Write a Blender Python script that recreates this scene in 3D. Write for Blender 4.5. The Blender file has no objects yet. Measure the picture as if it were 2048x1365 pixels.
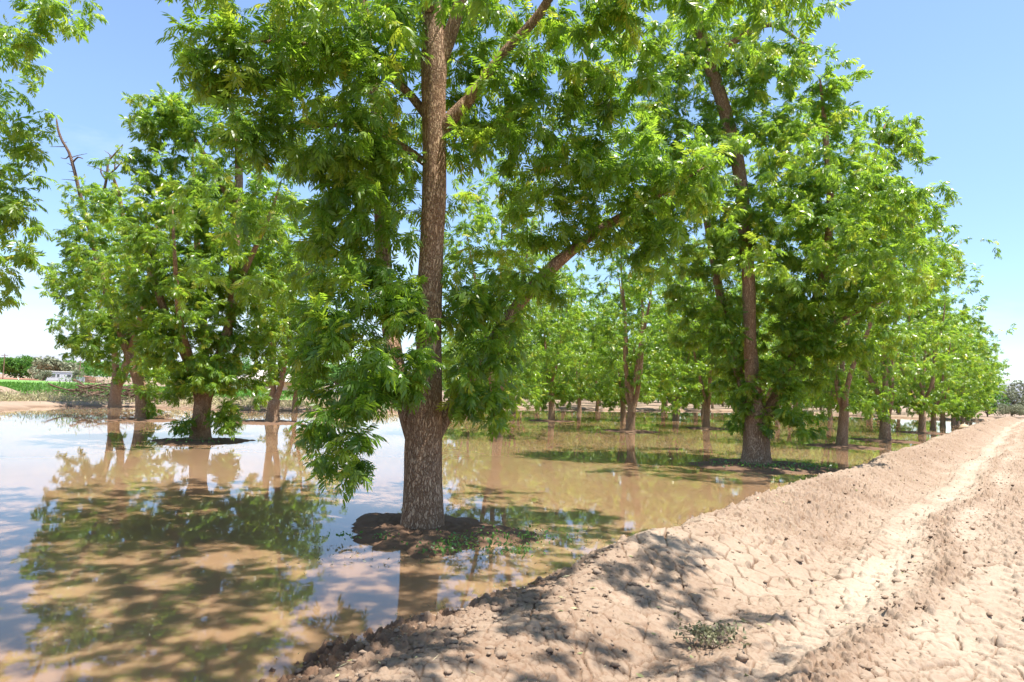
import bpy, math
import numpy as np
from mathutils import Matrix, Vector

# ------------------------------------------------------------------ camera, sky, sun, exposure
scene = bpy.context.scene
COL = scene.collection
R_ = math.radians

ROLL, PITCH, EYE = R_(1.8), math.atan(97.0 / 1365.0), 2.0
_F = np.array([0, math.cos(PITCH), math.sin(PITCH)])
_r = np.array([1.0, 0, 0]); _u = np.cross(_r, _F)
_R = _r * math.cos(ROLL) + _u * math.sin(ROLL)
_U = -_r * math.sin(ROLL) + _u * math.cos(ROLL)
cd = bpy.data.cameras.new('camera'); cam = bpy.data.objects.new('camera', cd); COL.objects.link(cam)
cam.matrix_world = Matrix(((_R[0], _U[0], -_F[0], 0), (_R[1], _U[1], -_F[1], 0), (_R[2], _U[2], -_F[2], EYE), (0, 0, 0, 1)))
cd.sensor_width = 36; cd.lens = 24; cd.clip_start = 0.05; cd.clip_end = 20000
cd.dof.use_dof = True; cd.dof.focus_distance = 9.5; cd.dof.aperture_fstop = 5.0
scene.camera = cam

SUN_DIR = Vector((0.26, -0.11, 0.95)).normalized()          # towards the sun
sun_el = math.asin(SUN_DIR.z); sun_az = math.atan2(SUN_DIR.x, SUN_DIR.y)
sl = bpy.data.lights.new('sun', 'SUN'); sun = bpy.data.objects.new('sun', sl); COL.objects.link(sun)
sl.energy = 4.8; sl.angle = R_(0.53); sl.color = (1.0, 0.955, 0.89)
sun.rotation_euler = SUN_DIR.to_track_quat('Z', 'Y').to_euler()

scene.view_settings.view_transform = 'Standard'; scene.view_settings.look = 'None'
scene.view_settings.exposure = 1.27; scene.view_settings.gamma = 1.0
scene.render.engine = 'CYCLES'
cy = scene.cycles
cy.max_bounces = 7; cy.diffuse_bounces = 3; cy.glossy_bounces = 3; cy.transmission_bounces = 5
cy.transparent_max_bounces = 4; cy.caustics_reflective = False; cy.caustics_refractive = False
cy.sample_clamp_indirect = 6.0; cy.use_denoising = True


def NT(t, kind, **kw):
    n = t.nodes.new(kind)
    for k, v in kw.items():
        if k.startswith('_'):
            n.inputs[k[1:].replace('_', ' ')].default_value = v
        else:
            setattr(n, k, v)
    return n


def math_node(t, op, a, b=None, c=None, clamp=False):
    n = t.nodes.new('ShaderNodeMath'); n.operation = op; n.use_clamp = clamp
    for i, v in enumerate((a, b, c)):
        if v is None: continue
        if hasattr(v, 'is_output'): t.links.new(v, n.inputs[i])
        else: n.inputs[i].default_value = v
    return n.outputs[0]


def ramp(t, fac, stops):
    n = t.nodes.new('ShaderNodeValToRGB'); e = n.color_ramp.elements
    while len(e) < len(stops): e.new(0.5)
    for i, (p, c) in enumerate(stops):
        e[i].position = p; e[i].color = (c[0], c[1], c[2], 1) if not isinstance(c, (int, float)) else (c, c, c, 1)
    if fac is not None: t.links.new(fac, n.inputs[0])
    return n.outputs[0]


def mix(t, fac, a, b, blend='MIX'):
    n = t.nodes.new('ShaderNodeMix'); n.data_type = 'RGBA'; n.blend_type = blend
    for s, v in ((0, fac), (6, a), (7, b)):
        if hasattr(v, 'is_output'): t.links.new(v, n.inputs[s])
        elif isinstance(v, (int, float)): n.inputs[s].default_value = v
        else: n.inputs[s].default_value = (v[0], v[1], v[2], 1)
    return n.outputs[2]


world = bpy.data.worlds.new('World'); scene.world = world; world.use_nodes = True
wt = world.node_tree; wt.nodes.clear()
sky = NT(wt, 'ShaderNodeTexSky', sky_type='NISHITA', sun_disc=False)
sky.sun_elevation = sun_el; sky.sun_rotation = sun_az; sky.altitude = 900; sky.air_density = 1.0; sky.dust_density = 0.4; sky.ozone_density = 1.6
tc = NT(wt, 'ShaderNodeTexCoord'); sp = NT(wt, 'ShaderNodeSeparateXYZ'); wt.links.new(tc.outputs['Generated'], sp.inputs[0])
zz = math_node(wt, 'ADD', math_node(wt, 'MAXIMUM', sp.outputs[2], 0.0), 0.10)
cv = NT(wt, 'ShaderNodeCombineXYZ')
wt.links.new(math_node(wt, 'DIVIDE', sp.outputs[0], zz), cv.inputs[0]); wt.links.new(math_node(wt, 'DIVIDE', sp.outputs[1], zz), cv.inputs[1])
cn = NT(wt, 'ShaderNodeTexNoise', _Scale=0.55, _Detail=7.0, _Roughness=0.55, _Distortion=0.35); wt.links.new(cv.outputs[0], cn.inputs['Vector'])
# clouds: a low bank towards the left horizon, thin streaks elsewhere, clear higher up
low = ramp(wt, sp.outputs[2], [(0.0, 0.22), (0.07, 0.10), (0.18, 0.0), (0.45, 0.0)])
side = math_node(wt, 'MULTIPLY', math_node(wt, 'SUBTRACT', 0.35, sp.outputs[0], clamp=True), 0.14)
cm = math_node(wt, 'ADD', math_node(wt, 'ADD', cn.outputs[0], low), math_node(wt, 'MULTIPLY', side, ramp(wt, sp.outputs[2], [(0.05, 1.0), (0.4, 0.25)])))
cmask = ramp(wt, cm, [(0.58, 0.0), (0.80, 1.0)])
skyc = mix(wt, math_node(wt, 'MULTIPLY', cmask, 0.75), sky.outputs[0], (4.9, 5.1, 5.5))
skyc = mix(wt, 1.0, skyc, ramp(wt, sp.outputs[2], [(0.0, (0.66, 0.70, 0.76)), (0.12, (0.76, 0.80, 0.86)), (0.35, (1.0, 1.0, 1.0)), (0.7, (1.12, 1.10, 1.06))]), 'MULTIPLY')
bg = NT(wt, 'ShaderNodeBackground', _Strength=0.12); wt.links.new(skyc, bg.inputs[0])
wo = NT(wt, 'ShaderNodeOutputWorld'); wt.links.new(bg.outputs[0], wo.inputs[0])


# ------------------------------------------------------------------ numeric helpers
def spot(px, py, y):
    """World point seen at pixel (px, py) of the 2048 x 1365 photograph, at the surveyed distance y north of the camera."""
    d = _F + _R * (px - 1024) / 1365 - _U * (py - 682.5) / 1365
    return np.array([0, 0, EYE]) + d * (y / d[1])


def h01(i, j, seed):
    i = np.asarray(i).astype(np.int64); j = np.asarray(j).astype(np.int64)
    h = (i * 374761393 + j * 668265263 + seed * 974634777) & 0xFFFFFFFF
    h = ((h ^ (h >> 13)) * 1274126177) & 0xFFFFFFFF
    h = ((h ^ (h >> 15)) * 2246822519) & 0xFFFFFFFF
    return ((h ^ (h >> 16)) & 0xFFFFFF) / float(0x1000000)


def vn(x, y, seed=0):
    xi = np.floor(x); yi = np.floor(y); fx = x - xi; fy = y - yi
    fx = fx * fx * (3 - 2 * fx); fy = fy * fy * (3 - 2 * fy)
    a = h01(xi, yi, seed); b = h01(xi + 1, yi, seed); c = h01(xi, yi + 1, seed); d = h01(xi + 1, yi + 1, seed)
    return (a + (b - a) * fx) * (1 - fy) + (c + (d - c) * fx) * fy


def fbm(x, y, seed=0, octs=4, gain=0.5):
    s = 0; a = 1; tot = 0
    for o in range(octs):
        s = s + a * vn(x * 2 ** o + 17.3 * o, y * 2 ** o - 9.1 * o, seed + o); tot += a; a *= gain
    return s / tot


def voro(x, y, seed=0):
    xi = np.floor(x); yi = np.floor(y)
    f1 = np.full(x.shape, 9.0); f2 = np.full(x.shape, 9.0); cid = np.zeros(x.shape)
    for di in (-1, 0, 1):
        for dj in (-1, 0, 1):
            cx = xi + di; cyy = yi + dj
            dx = cx + 0.1 + 0.8 * h01(cx, cyy, seed) - x; dy = cyy + 0.1 + 0.8 * h01(cx, cyy, seed + 7) - y
            dd = np.sqrt(dx * dx + dy * dy); c = h01(cx, cyy, seed + 13)
            near = dd < f1
            f2 = np.where(near, f1, np.minimum(f2, dd)); cid = np.where(near, c, cid); f1 = np.where(near, dd, f1)
    return f1, f2, cid


def nrm(v):
    return v / np.maximum(np.linalg.norm(v, axis=-1, keepdims=True), 1e-9)


def link(o, parent=None):
    COL.objects.link(o)
    if parent is not None: o.parent = parent
    return o


def build(name, V, faces, mat, parent=None, smooth=False, attrs=None, uv=None):
    """faces: list of integer arrays (N x 3 or N x 4). attrs: name -> (domain, float array)."""
    me = bpy.data.meshes.new(name)
    V = np.ascontiguousarray(V, dtype=np.float32)
    faces = [np.asarray(f, dtype=np.int32) for f in faces if len(f)]
    me.vertices.add(len(V)); me.vertices.foreach_set('co', V.ravel())
    loops = np.concatenate([f.ravel() for f in faces]); tot = np.concatenate([np.full(len(f), f.shape[1], np.int32) for f in faces])
    me.loops.add(len(loops)); me.loops.foreach_set('vertex_index', loops)
    me.polygons.add(len(tot)); me.polygons.foreach_set('loop_start', np.concatenate(([0], np.cumsum(tot)[:-1])).astype(np.int32))
    for k, (dom, arr) in (attrs or {}).items():
        at_ = me.attributes.new(k, 'FLOAT', dom); at_.data.foreach_set('value', np.ascontiguousarray(arr, dtype=np.float32))
    me.update(calc_edges=True)
    if smooth: me.polygons.foreach_set('use_smooth', np.ones(len(tot), dtype=bool))
    me.materials.append(mat)
    return link(bpy.data.objects.new(name, me), parent)


def tag(o, label=None, cat=None, group=None, kind=None):
    for k, v in (('label', label), ('category', cat), ('group', group), ('kind', kind)):
        if v: o[k] = v
    return o


def thing(name, label, cat, loc=(0, 0, 0), rz=0.0, group=None):
    o = bpy.data.objects.new(name, None); o.empty_display_size = 0.3
    o.location = [float(v) for v in loc]; o.rotation_euler = (0, 0, rz)
    link(o); return tag(o, label, cat, group)


def copy_tree(root, loc, rz, sc, label, group):
    def dup(o, parent):
        c = o.copy(); COL.objects.link(c)
        if parent is not None: c.parent = parent
        for ch in list(o.children): dup(ch, c)
        return c
    c = dup(root, None); c.location = loc; c.rotation_euler = (0, 0, rz); c.scale = sc
    c['label'] = label
    if group: c['group'] = group
    elif 'group' in c: del c['group']
    return c


class MB:
    """Collects simple solids into one mesh."""
    def __init__(s): s.v = []; s.f = []; s.n = 0
    def add(s, V, F):
        s.v.append(np.asarray(V, float)); s.f += [[i + s.n for i in f] for f in F]; s.n += len(V)
    def box(s, a, b):
        x0, y0, z0 = a; x1, y1, z1 = b
        s.add([(x0, y0, z0), (x1, y0, z0), (x1, y1, z0), (x0, y1, z0), (x0, y0, z1), (x1, y0, z1), (x1, y1, z1), (x0, y1, z1)],
              [(0, 3, 2, 1), (4, 5, 6, 7), (0, 1, 5, 4), (1, 2, 6, 5), (2, 3, 7, 6), (3, 0, 4, 7)])
    def prism(s, prof, y0, y1):
        n = len(prof)
        s.add([(x, y0, z) for x, z in prof] + [(x, y1, z) for x, z in prof],
              [tuple(range(n)), tuple(reversed(range(n, 2 * n)))] + [(i, i + n, (i + 1) % n + n, (i + 1) % n) for i in range(n)])
    def cyl(s, c, r, h, axis=2, n=14, r2=None):
        r2 = r if r2 is None else r2
        V = []
        for k, (rr, t) in enumerate(((r, 0), (r2, h))):
            for i in range(n):
                a = 2 * math.pi * i / n; p = [rr * math.cos(a), rr * math.sin(a), t]
                p = p if axis == 2 else ([p[2], p[0], p[1]] if axis == 0 else [p[1], p[2], p[0]])
                V.append([c[j] + p[j] for j in range(3)])
        s.add(V, [tuple(reversed(range(n))), tuple(range(n, 2 * n))] + [(i, (i + 1) % n, (i + 1) % n + n, i + n) for i in range(n)])
    def obj(s, name, mat, parent=None, bevel=0.0):
        me = bpy.data.meshes.new(name); me.from_pydata(np.concatenate(s.v).tolist(), [], s.f); me.update(); me.materials.append(mat)
        o = link(bpy.data.objects.new(name, me), parent)
        if bevel: m = o.modifiers.new('bevel', 'BEVEL'); m.width = bevel; m.segments = 2
        return o


# ------------------------------------------------------------------ materials
def new_mat(name):
    m = bpy.data.materials.new(name); m.use_nodes = True; t = m.node_tree
    return m, t, t.nodes['Principled BSDF'], t.nodes['Material Output']


def attr(t, name):
    n = NT(t, 'ShaderNodeAttribute'); n.attribute_name = name; return n.outputs['Fac']


def coords(t, scale=(1, 1, 1), kind='Object'):
    c = NT(t, 'ShaderNodeTexCoord'); m = NT(t, 'ShaderNodeMapping'); m.inputs['Scale'].default_value = scale
    t.links.new(c.outputs[kind], m.inputs[0]); return m.outputs[0]


def noise(t, vec, scale, detail=5, rough=0.55):
    n = NT(t, 'ShaderNodeTexNoise', _Scale=scale, _Detail=detail, _Roughness=rough); t.links.new(vec, n.inputs['Vector']); return n.outputs[0]


def bump(t, bsdf, h, strength, dist):
    b = NT(t, 'ShaderNodeBump', _Strength=strength, _Distance=dist); t.links.new(h, b.inputs['Height']); t.links.new(b.outputs[0], bsdf.inputs['Normal'])


def leaf_mat(name, stops, trans=0.38, tstops=None, rough=0.36, spec=0.5):
    m, t, b, out = new_mat(name)
    a = attr(t, 'tint')
    c = ramp(t, a, stops)
    t.links.new(c, b.inputs['Base Color']); b.inputs['Roughness'].default_value = rough; b.inputs['Specular IOR Level'].default_value = spec
    tr = NT(t, 'ShaderNodeBsdfTranslucent'); t.links.new(ramp(t, a, tstops or stops), tr.inputs[0])
    mx = NT(t, 'ShaderNodeMixShader', _Fac=trans); t.links.new(b.outputs[0], mx.inputs[1]); t.links.new(tr.outputs[0], mx.inputs[2])
    t.links.new(mx.outputs[0], out.inputs[0])
    return m


M_LEAF = leaf_mat('pecan_leaf', [(0.0, (0.055, 0.115, 0.018)), (0.45, (0.112, 0.205, 0.028)), (0.8, (0.200, 0.295, 0.038)), (1.0, (0.36, 0.36, 0.05))],
                  0.48, [(0.0, (0.26, 0.46, 0.03)), (0.5, (0.43, 0.66, 0.045)), (1.0, (0.64, 0.70, 0.06))], rough=0.32)
M_WEED = leaf_mat('green_weed_leaf', [(0.0, (0.05, 0.13, 0.03)), (1.0, (0.13, 0.24, 0.05))], 0.3, [(0, (0.1, 0.3, 0.04)), (1, (0.25, 0.45, 0.08))])
M_DRY = leaf_mat('dry_weed', [(0.0, (0.22, 0.24, 0.10)), (0.5, (0.40, 0.37, 0.20)), (1.0, (0.58, 0.48, 0.31))], 0.25, rough=0.8, spec=0.2)
M_GREY = leaf_mat('grey_green_leaf', [(0.0, (0.15, 0.18, 0.10)), (1.0, (0.32, 0.32, 0.21))], 0.25, rough=0.7, spec=0.2)
M_CROP = leaf_mat('field_crop', [(0.0, (0.06, 0.15, 0.02)), (1.0, (0.13, 0.25, 0.03))], 0.3, rough=0.6, spec=0.3)
M_FAR = leaf_mat('broad_leaf', [(0.0, (0.05, 0.13, 0.025)), (1.0, (0.12, 0.23, 0.04))], 0.3, [(0, (0.1, 0.3, 0.03)), (1, (0.2, 0.42, 0.06))], rough=0.55, spec=0.3)
M_SPRIG = leaf_mat('wilted_leaf', [(0.0, (0.085, 0.095, 0.04)), (1.0, (0.30, 0.28, 0.16))], 0.25, rough=0.6, spec=0.3)


def bark_mat(name, lo, mid, hi, vs=(8, 8, 2.2), low_grey=True):
    m, t, b, out = new_mat(name)
    v = coords(t, vs); n1 = noise(t, v, 3.2, 6, 0.65)
    vo = NT(t, 'ShaderNodeTexVoronoi', feature='DISTANCE_TO_EDGE', _Scale=3.0); 
    wv = NT(t, 'ShaderNodeVectorMath', operation='ADD'); t.links.new(v, wv.inputs[0])
    nn = NT(t, 'ShaderNodeTexNoise', _Scale=4.0, _Detail=3.0); t.links.new(v, nn.inputs['Vector']); t.links.new(nn.outputs['Color'], wv.inputs[1]); t.links.new(wv.outputs[0], vo.inputs['Vector'])
    e = ramp(t, vo.outputs[0], [(0.0, 0.0), (0.22, 1.0)])
    hgt = math_node(t, 'ADD', math_node(t, 'MULTIPLY', e, 0.7), math_node(t, 'MULTIPLY', n1, 0.6))
    c = ramp(t, math_node(t, 'MULTIPLY', hgt, 0.8), [(0.12, lo), (0.5, mid), (0.85, hi)])
    big = noise(t, coords(t, (1, 1, 0.6)), 2.3, 3)
    c = mix(t, ramp(t, big, [(0.40, 0.0), (0.62, 0.6)]), c, mix(t, 0.55, c, (0.36, 0.185, 0.095)))
    if low_grey:   # weathered grey lower trunk, warm brown above
        g = NT(t, 'ShaderNodeNewGeometry'); s = NT(t, 'ShaderNodeSeparateXYZ'); t.links.new(g.outputs['Position'], s.inputs[0])
        zf = math_node(t, 'ADD', math_node(t, 'MULTIPLY', s.outputs[2], 0.45), math_node(t, 'MULTIPLY', math_node(t, 'SUBTRACT', big, 0.5), 1.2))
        c = mix(t, ramp(t, zf, [(0.25, 0.9), (0.95, 0.0)]), c, mix(t, 0.8, c, (0.93, 0.97, 1.0), 'MULTIPLY'))
    t.links.new(c, b.inputs['Base Color']); b.inputs['Roughness'].default_value = 0.9; b.inputs['Specular IOR Level'].default_value = 0.15
    bump(t, b, hgt, 1.0, 0.03)
    return m


M_BARK = bark_mat('pecan_bark', (0.15, 0.088, 0.054), (0.41, 0.255, 0.158), (0.58, 0.41, 0.275))
M_TWIG = bark_mat('twig_bark', (0.10, 0.075, 0.055), (0.22, 0.17, 0.13), (0.32, 0.26, 0.21), (10, 10, 10), False)
M_DEAD = bark_mat('dead_wood', (0.05, 0.035, 0.028), (0.17, 0.12, 0.09), (0.34, 0.26, 0.19), (8, 8, 8), False)


def soil_mat(name):
    m, t, b, out = new_mat(name)
    v = coords(t)
    n1 = noise(t, v, 0.9, 6); n2 = noise(t, v, 14.0, 6, 0.65); n3 = noise(t, v, 75.0, 4, 0.7)
    c = mix(t, ramp(t, n1, [(0.35, 0.0), (0.65, 1.0)]), (0.200, 0.138, 0.094), (0.268, 0.196, 0.140))
    c = mix(t, ramp(t, n2, [(0.36, 0.75), (0.58, 0.0)]), c, (0.185, 0.112, 0.070))
    c = mix(t, math_node(t, 'MULTIPLY', attr(t, 'crust'), 0.8, clamp=True), c, (0.42, 0.342, 0.262))      # pale dried clay crust
    c = mix(t, math_node(t, 'MULTIPLY', attr(t, 'damp_shade'), 1.0, clamp=True), c, (0.135, 0.080, 0.050))     # damp soil by the water, shade painted into the cracks
    t.links.new(c, b.inputs['Base Color']); b.inputs['Roughness'].default_value = 0.95; b.inputs['Specular IOR Level'].default_value = 0.12
    bump(t, b, math_node(t, 'ADD', n2, math_node(t, 'MULTIPLY', n3, 0.5)), 0.6, 0.02)
    return m


M_SOIL = soil_mat('dry_clay_soil')

M_WATER, t, b, out = new_mat('muddy_water')
v = coords(t)
n1 = noise(t, v, 0.16, 5, 0.5)
c = mix(t, ramp(t, n1, [(0.35, 0.0), (0.68, 1.0)]), (0.205, 0.120, 0.062), (0.260, 0.165, 0.095))
t.links.new(c, b.inputs['Base Color']); b.inputs['Roughness'].default_value = 0.004; b.inputs['IOR'].default_value = 1.36
b.subsurface_method = 'BURLEY'; b.inputs['Subsurface Weight'].default_value = 1.0; b.inputs['Subsurface Radius'].default_value = (1.0, 0.8, 0.55); b.inputs['Subsurface Scale'].default_value = 0.14     # silt scatters light sideways
vv = coords(t, (1.0, 1.0, 1.0))
wb = math_node(t, 'ADD', noise(t, vv, 2.2, 3, 0.5), math_node(t, 'MULTIPLY', noise(t, vv, 9.0, 2, 0.5), 0.25))
bump(t, b, wb, 0.035, 0.02)


def flat_mat(name, col, rough=0.6, metal=0.0, spec=0.4, vary=0.12, scale=3.0):
    m, t, b, out = new_mat(name)
    n = noise(t, coords(t), scale, 4)
    c = mix(t, n, [x * (1 - vary) for x in col], [min(1, x * (1 + vary)) for x in col])
    t.links.new(c, b.inputs['Base Color']); b.inputs['Roughness'].default_value = rough; b.inputs['Metallic'].default_value = metal
    b.inputs['Specular IOR Level'].default_value = spec
    return m


M_WHITE = flat_mat('white_siding', (0.52, 0.53, 0.56), 0.6)
M_ROOFW = flat_mat('white_metal_roof', (0.78, 0.78, 0.78), 0.4)
M_ROOFP = flat_mat('pale_shingle_roof', (0.52, 0.44, 0.40), 0.9, scale=8)
M_BRICK, t, b, out = new_mat('tan_brick')
br = NT(t, 'ShaderNodeTexBrick', _Scale=4.0); br.inputs['Color1'].default_value = (0.48, 0.22, 0.12, 1); br.inputs['Color2'].default_value = (0.56, 0.28, 0.15, 1); br.inputs['Mortar'].default_value = (0.55, 0.42, 0.32, 1)
t.links.new(coords(t, (1, 1, 1), 'Generated'), br.inputs[0]); t.links.new(br.outputs[0], b.inputs['Base Color']); b.inputs['Roughness'].default_value = 0.9
M_TAN = flat_mat('tan_stucco', (0.60, 0.42, 0.24), 0.9)
M_GLASS = flat_mat('dark_window_glass', (0.04, 0.05, 0.06), 0.1, spec=0.6)
M_TRIM = flat_mat('white_trim', (0.75, 0.75, 0.74), 0.5)
M_POLE = flat_mat('weathered_pole_wood', (0.22, 0.13, 0.09), 0.9)
M_RUST = flat_mat('rusty_sheet_metal', (0.33, 0.17, 0.11), 0.7)
M_CAR = flat_mat('white_car_paint', (0.75, 0.75, 0.76), 0.25, spec=0.6)
M_TYRE = flat_mat('black_rubber', (0.03, 0.03, 0.03), 0.8)
M_STONE = flat_mat('tan_stone', (0.50, 0.36, 0.23), 0.9, scale=6)
M_HILL, t, b, out = new_mat('hazy_hill_rock')
c = mix(t, noise(t, coords(t), 0.006, 6), (0.17, 0.185, 0.22), (0.28, 0.28, 0.30))  # distance haze painted as blue-grey into the rock colour
t.links.new(c, b.inputs['Base Color']); b.inputs['Roughness'].default_value = 1.0
M_FIELD, t, b, out = new_mat('green_field')
c = mix(t, noise(t, coords(t), 0.5, 6), (0.085, 0.20, 0.022), (0.15, 0.29, 0.035))
t.links.new(c, b.inputs['Base Color']); b.inputs['Roughness'].default_value = 0.8
M_RED = flat_mat('red_tilled_soil', (0.42, 0.19, 0.12), 1.0)

# ------------------------------------------------------------------ the ground
CX, CY = 1.32, 7.71                       # a point on the bank's crest
DX, DY = 0.62, 0.7846                     # along the bank
NX, NY = 0.7846, -0.62                    # to the right of it, towards the road


def su(x, y): return (x - CX) * DX + (y - CY) * DY, (x - CX) * NX + (y - CY) * NY


def xy(s, u): return CX + s * DX + u * NX, CY + s * DY + u * NY


def bend(s): return -0.35 * np.clip(s / 20, 0, 3) ** 1.5 * 0.6 + 0.10 * np.sin(s * 0.55 + 1.0) * np.clip((s + 6) / 10, 0, 1)


POND = [xy(-26, -0.5), xy(-10, -0.5), xy(10, -0.5), xy(30, -0.9), xy(60, -1.8), xy(92, -2.5), (36, 96), (14, 80), (0, 72), (-4, 60), (-9, 52.5), (-14.8, 48.8), (-19, 46.0),
        (-24, 47.3), (-28.0, 46.5), (-29.2, 43), (-27.6, 38), (-25.3, 34), (-26, 28), (-34, 20), (-44, 5), (-40, -20)]


def poly_dist(x, y, P):
    """Signed distance to polygon P: negative inside."""
    d = np.full(x.shape, 1e9); ins = np.zeros(x.shape, bool); n = len(P)
    for i in range(n):
        ax, ay = P[i]; bx, by = P[(i + 1) % n]
        ex, ey = bx - ax, by - ay; tt = np.clip(((x - ax) * ex + (y - ay) * ey) / (ex * ex + ey * ey), 0, 1)
        d = np.minimum(d, np.hypot(x - ax - tt * ex, y - ay - tt * ey))
        cr = ((ay > y) != (by > y)) & (x < ex * (y - ay) / (ey if abs(ey) > 1e-9 else 1e-9) + ax)
        ins ^= cr
    return np.where(ins, -d, d)


def grid_faces(ni, nj):
    i, j = np.meshgrid(np.arange(ni - 1), np.arange(nj - 1), indexing='ij'); a = (i * nj + j).ravel()
    return np.stack([a, a + nj, a + nj + 1, a + 1], 1)


def coarse_h(x, y):
    wob = (fbm(x * 0.5, y * 0.5, 5) - 0.5) * 1.6
    d = poly_dist(x, y, POND) + wob
    h = np.interp(d, [-1.6, -0.5, 0.0, 0.5, 1.3, 3.0, 6.0], [-0.35, -0.15, 0.0, 0.14, 0.26, 0.24, 0.14])
    h = h + (fbm(x * 1.3, y * 1.3, 9) - 0.5) * 0.16 * np.clip(d / 2 + 0.3, 0, 1) * np.exp(-np.hypot(x, y) / 150)
    s, u = su(x, y)
    h = np.where((u > -2.5) & (u < 12.6) & (s > -13) & (s < 116), np.minimum(h, -0.45), h)
    return h, d


def axis(lo, hi, step, far, g=1.25):
    a = [lo]; st = step
    while a[-1] > -far: st *= g; a.append(a[-1] - st)
    c = [hi]; st = step
    while c[-1] < far: st *= g; c.append(c[-1] + st)
    return np.concatenate([a[::-1], np.arange(lo + step, hi, step), c])


gx = axis(-48, 62, 0.55, 9000); gy = axis(-16, 106, 0.55, 9000)
X, Y = np.meshgrid(gx, gy, indexing='ij')
Hc, Dc = coarse_h(X, Y)
damp_shade = np.clip(1 - (Hc - 0.0) / 0.12, 0, 1) * (Dc < 3)
g = build('ground', np.stack([X.ravel(), Y.ravel(), Hc.ravel()], 1), [grid_faces(len(gx), len(gy))], M_SOIL, smooth=True,
          attrs={'crust': ('POINT', (fbm(X * 0.3, Y * 0.3, 3) * 0.5).ravel()), 'damp_shade': ('POINT', damp_shade.ravel())})
tag(g, kind='structure')

# road and bank: fine heightfield along the crest
def road_grid():
    ds = [-13.0]
    while ds[-1] < 117: 
        s = ds[-1]; ds.append(s + (0.0023 * max(3.6, math.hypot(s + 6.87, 2.6)) if s > -5.2 else 0.12))
    uu = [-1.7]
    while uu[-1] < 13.2:
        u = uu[-1]; uu.append(u + (0.0085 if -0.9 < u < 3.9 else 0.0085 + 0.10 * min(1, max(u - 3.9, -0.9 - u) * 0.9)))
    return np.array(ds), np.array(uu)


sa, ua = road_grid()
S, Ur = np.meshgrid(sa, ua, indexing='ij')
Uq = Ur - bend(S)
XR, YR = xy(S, Ur)
base = np.interp(Uq + (fbm(S * 0.9, Ur * 0.9, 31) - 0.5) * 0.5, [-2.0, -1.1, -0.62, -0.40, -0.12, 0.12, 0.5, 1.0, 1.45, 1.95, 2.5, 3.3, 4.5, 8, 13, 13.4],
                 [-0.6, -0.35, -0.06, 0.07, 0.31, 0.41, 0.36, 0.17, 0.035, 0.10, 0.16, 0.13, 0.14, 0.12, 0.12, -0.2])
base = base + (fbm(S * 0.45, Ur * 0.8, 41) - 0.5) * 0.12
# near end: the bank is lower and broken down
near = np.clip((0.2 - S) / 2.4, 0, 1); base = base - near * 0.24 * np.exp(-((Uq - 0.05) / 0.6) ** 2)
wx = XR + 0.10 * (fbm(XR * 3, YR * 3, 51) - 0.5); wy = YR + 0.10 * (fbm(XR * 3, YR * 3, 61) - 0.5)
dist = np.hypot(S + 6.87, Ur - 3.74)
# zones: 0 = crusted and cracked, 1 = loose clods
loose = np.clip((S - 0.8) / 3.0, 0, 1) * np.exp(-((Uq - 0.75) / 0.75) ** 2)
loose = np.maximum(loose, 0.9 * np.exp(-((Uq - 2.62 - 0.12 * np.sin(S * 0.8)) / 0.20) ** 2))
loose = np.maximum(loose, np.clip((S - 2.5) / 5, 0, 0.75) * np.clip((Uq - 2.7) / 0.4, 0, 1))
loose = np.maximum(loose, np.clip(near, 0, 1) * np.clip((0.25 - Uq) / 0.5, 0, 1) * 0.75)
loose = np.clip(loose + (fbm(XR * 1.2, YR * 1.2, 71) - 0.5) * 0.9, 0, 1)
crustz = (1 - loose)
# cracks: two scales of plates
f1, f2, cid = voro(wx / 0.135, wy / 0.135, 3)
g1, g2, cid2 = voro(wx / 0.30 + 5, wy / 0.30, 11)
cellw = 0.0024 * dist
cw = np.maximum(0.0095, cellw * 0.9) / 0.135; cw2 = np.maximum(0.0125, cellw * 0.9) / 0.30
k1 = np.clip(1 - (f2 - f1) / cw / 1.1, 0, 1) * np.clip(1.6 - cellw / 0.012, 0, 1)
k2 = np.clip(1 - (g2 - g1) / cw2 / 1.1, 0, 1) * np.clip(2.2 - cellw / 0.02, 0, 1) * np.clip((fbm(XR * 0.9 + 9, YR * 0.9, 85) - 0.30) * 5, 0.55, 1)
crackden = np.clip((fbm(XR * 0.8 + 3, YR * 0.8, 81) - 0.28) * 5, 0.0, 1)
hgt = base - (k1 * 0.040 * crackden + k2 * 0.055) * (0.25 + 0.75 * crustz)
hgt = hgt + ((cid - 0.5) * 0.006 * crackden + (cid2 - 0.5) * 0.008) * crustz
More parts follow.
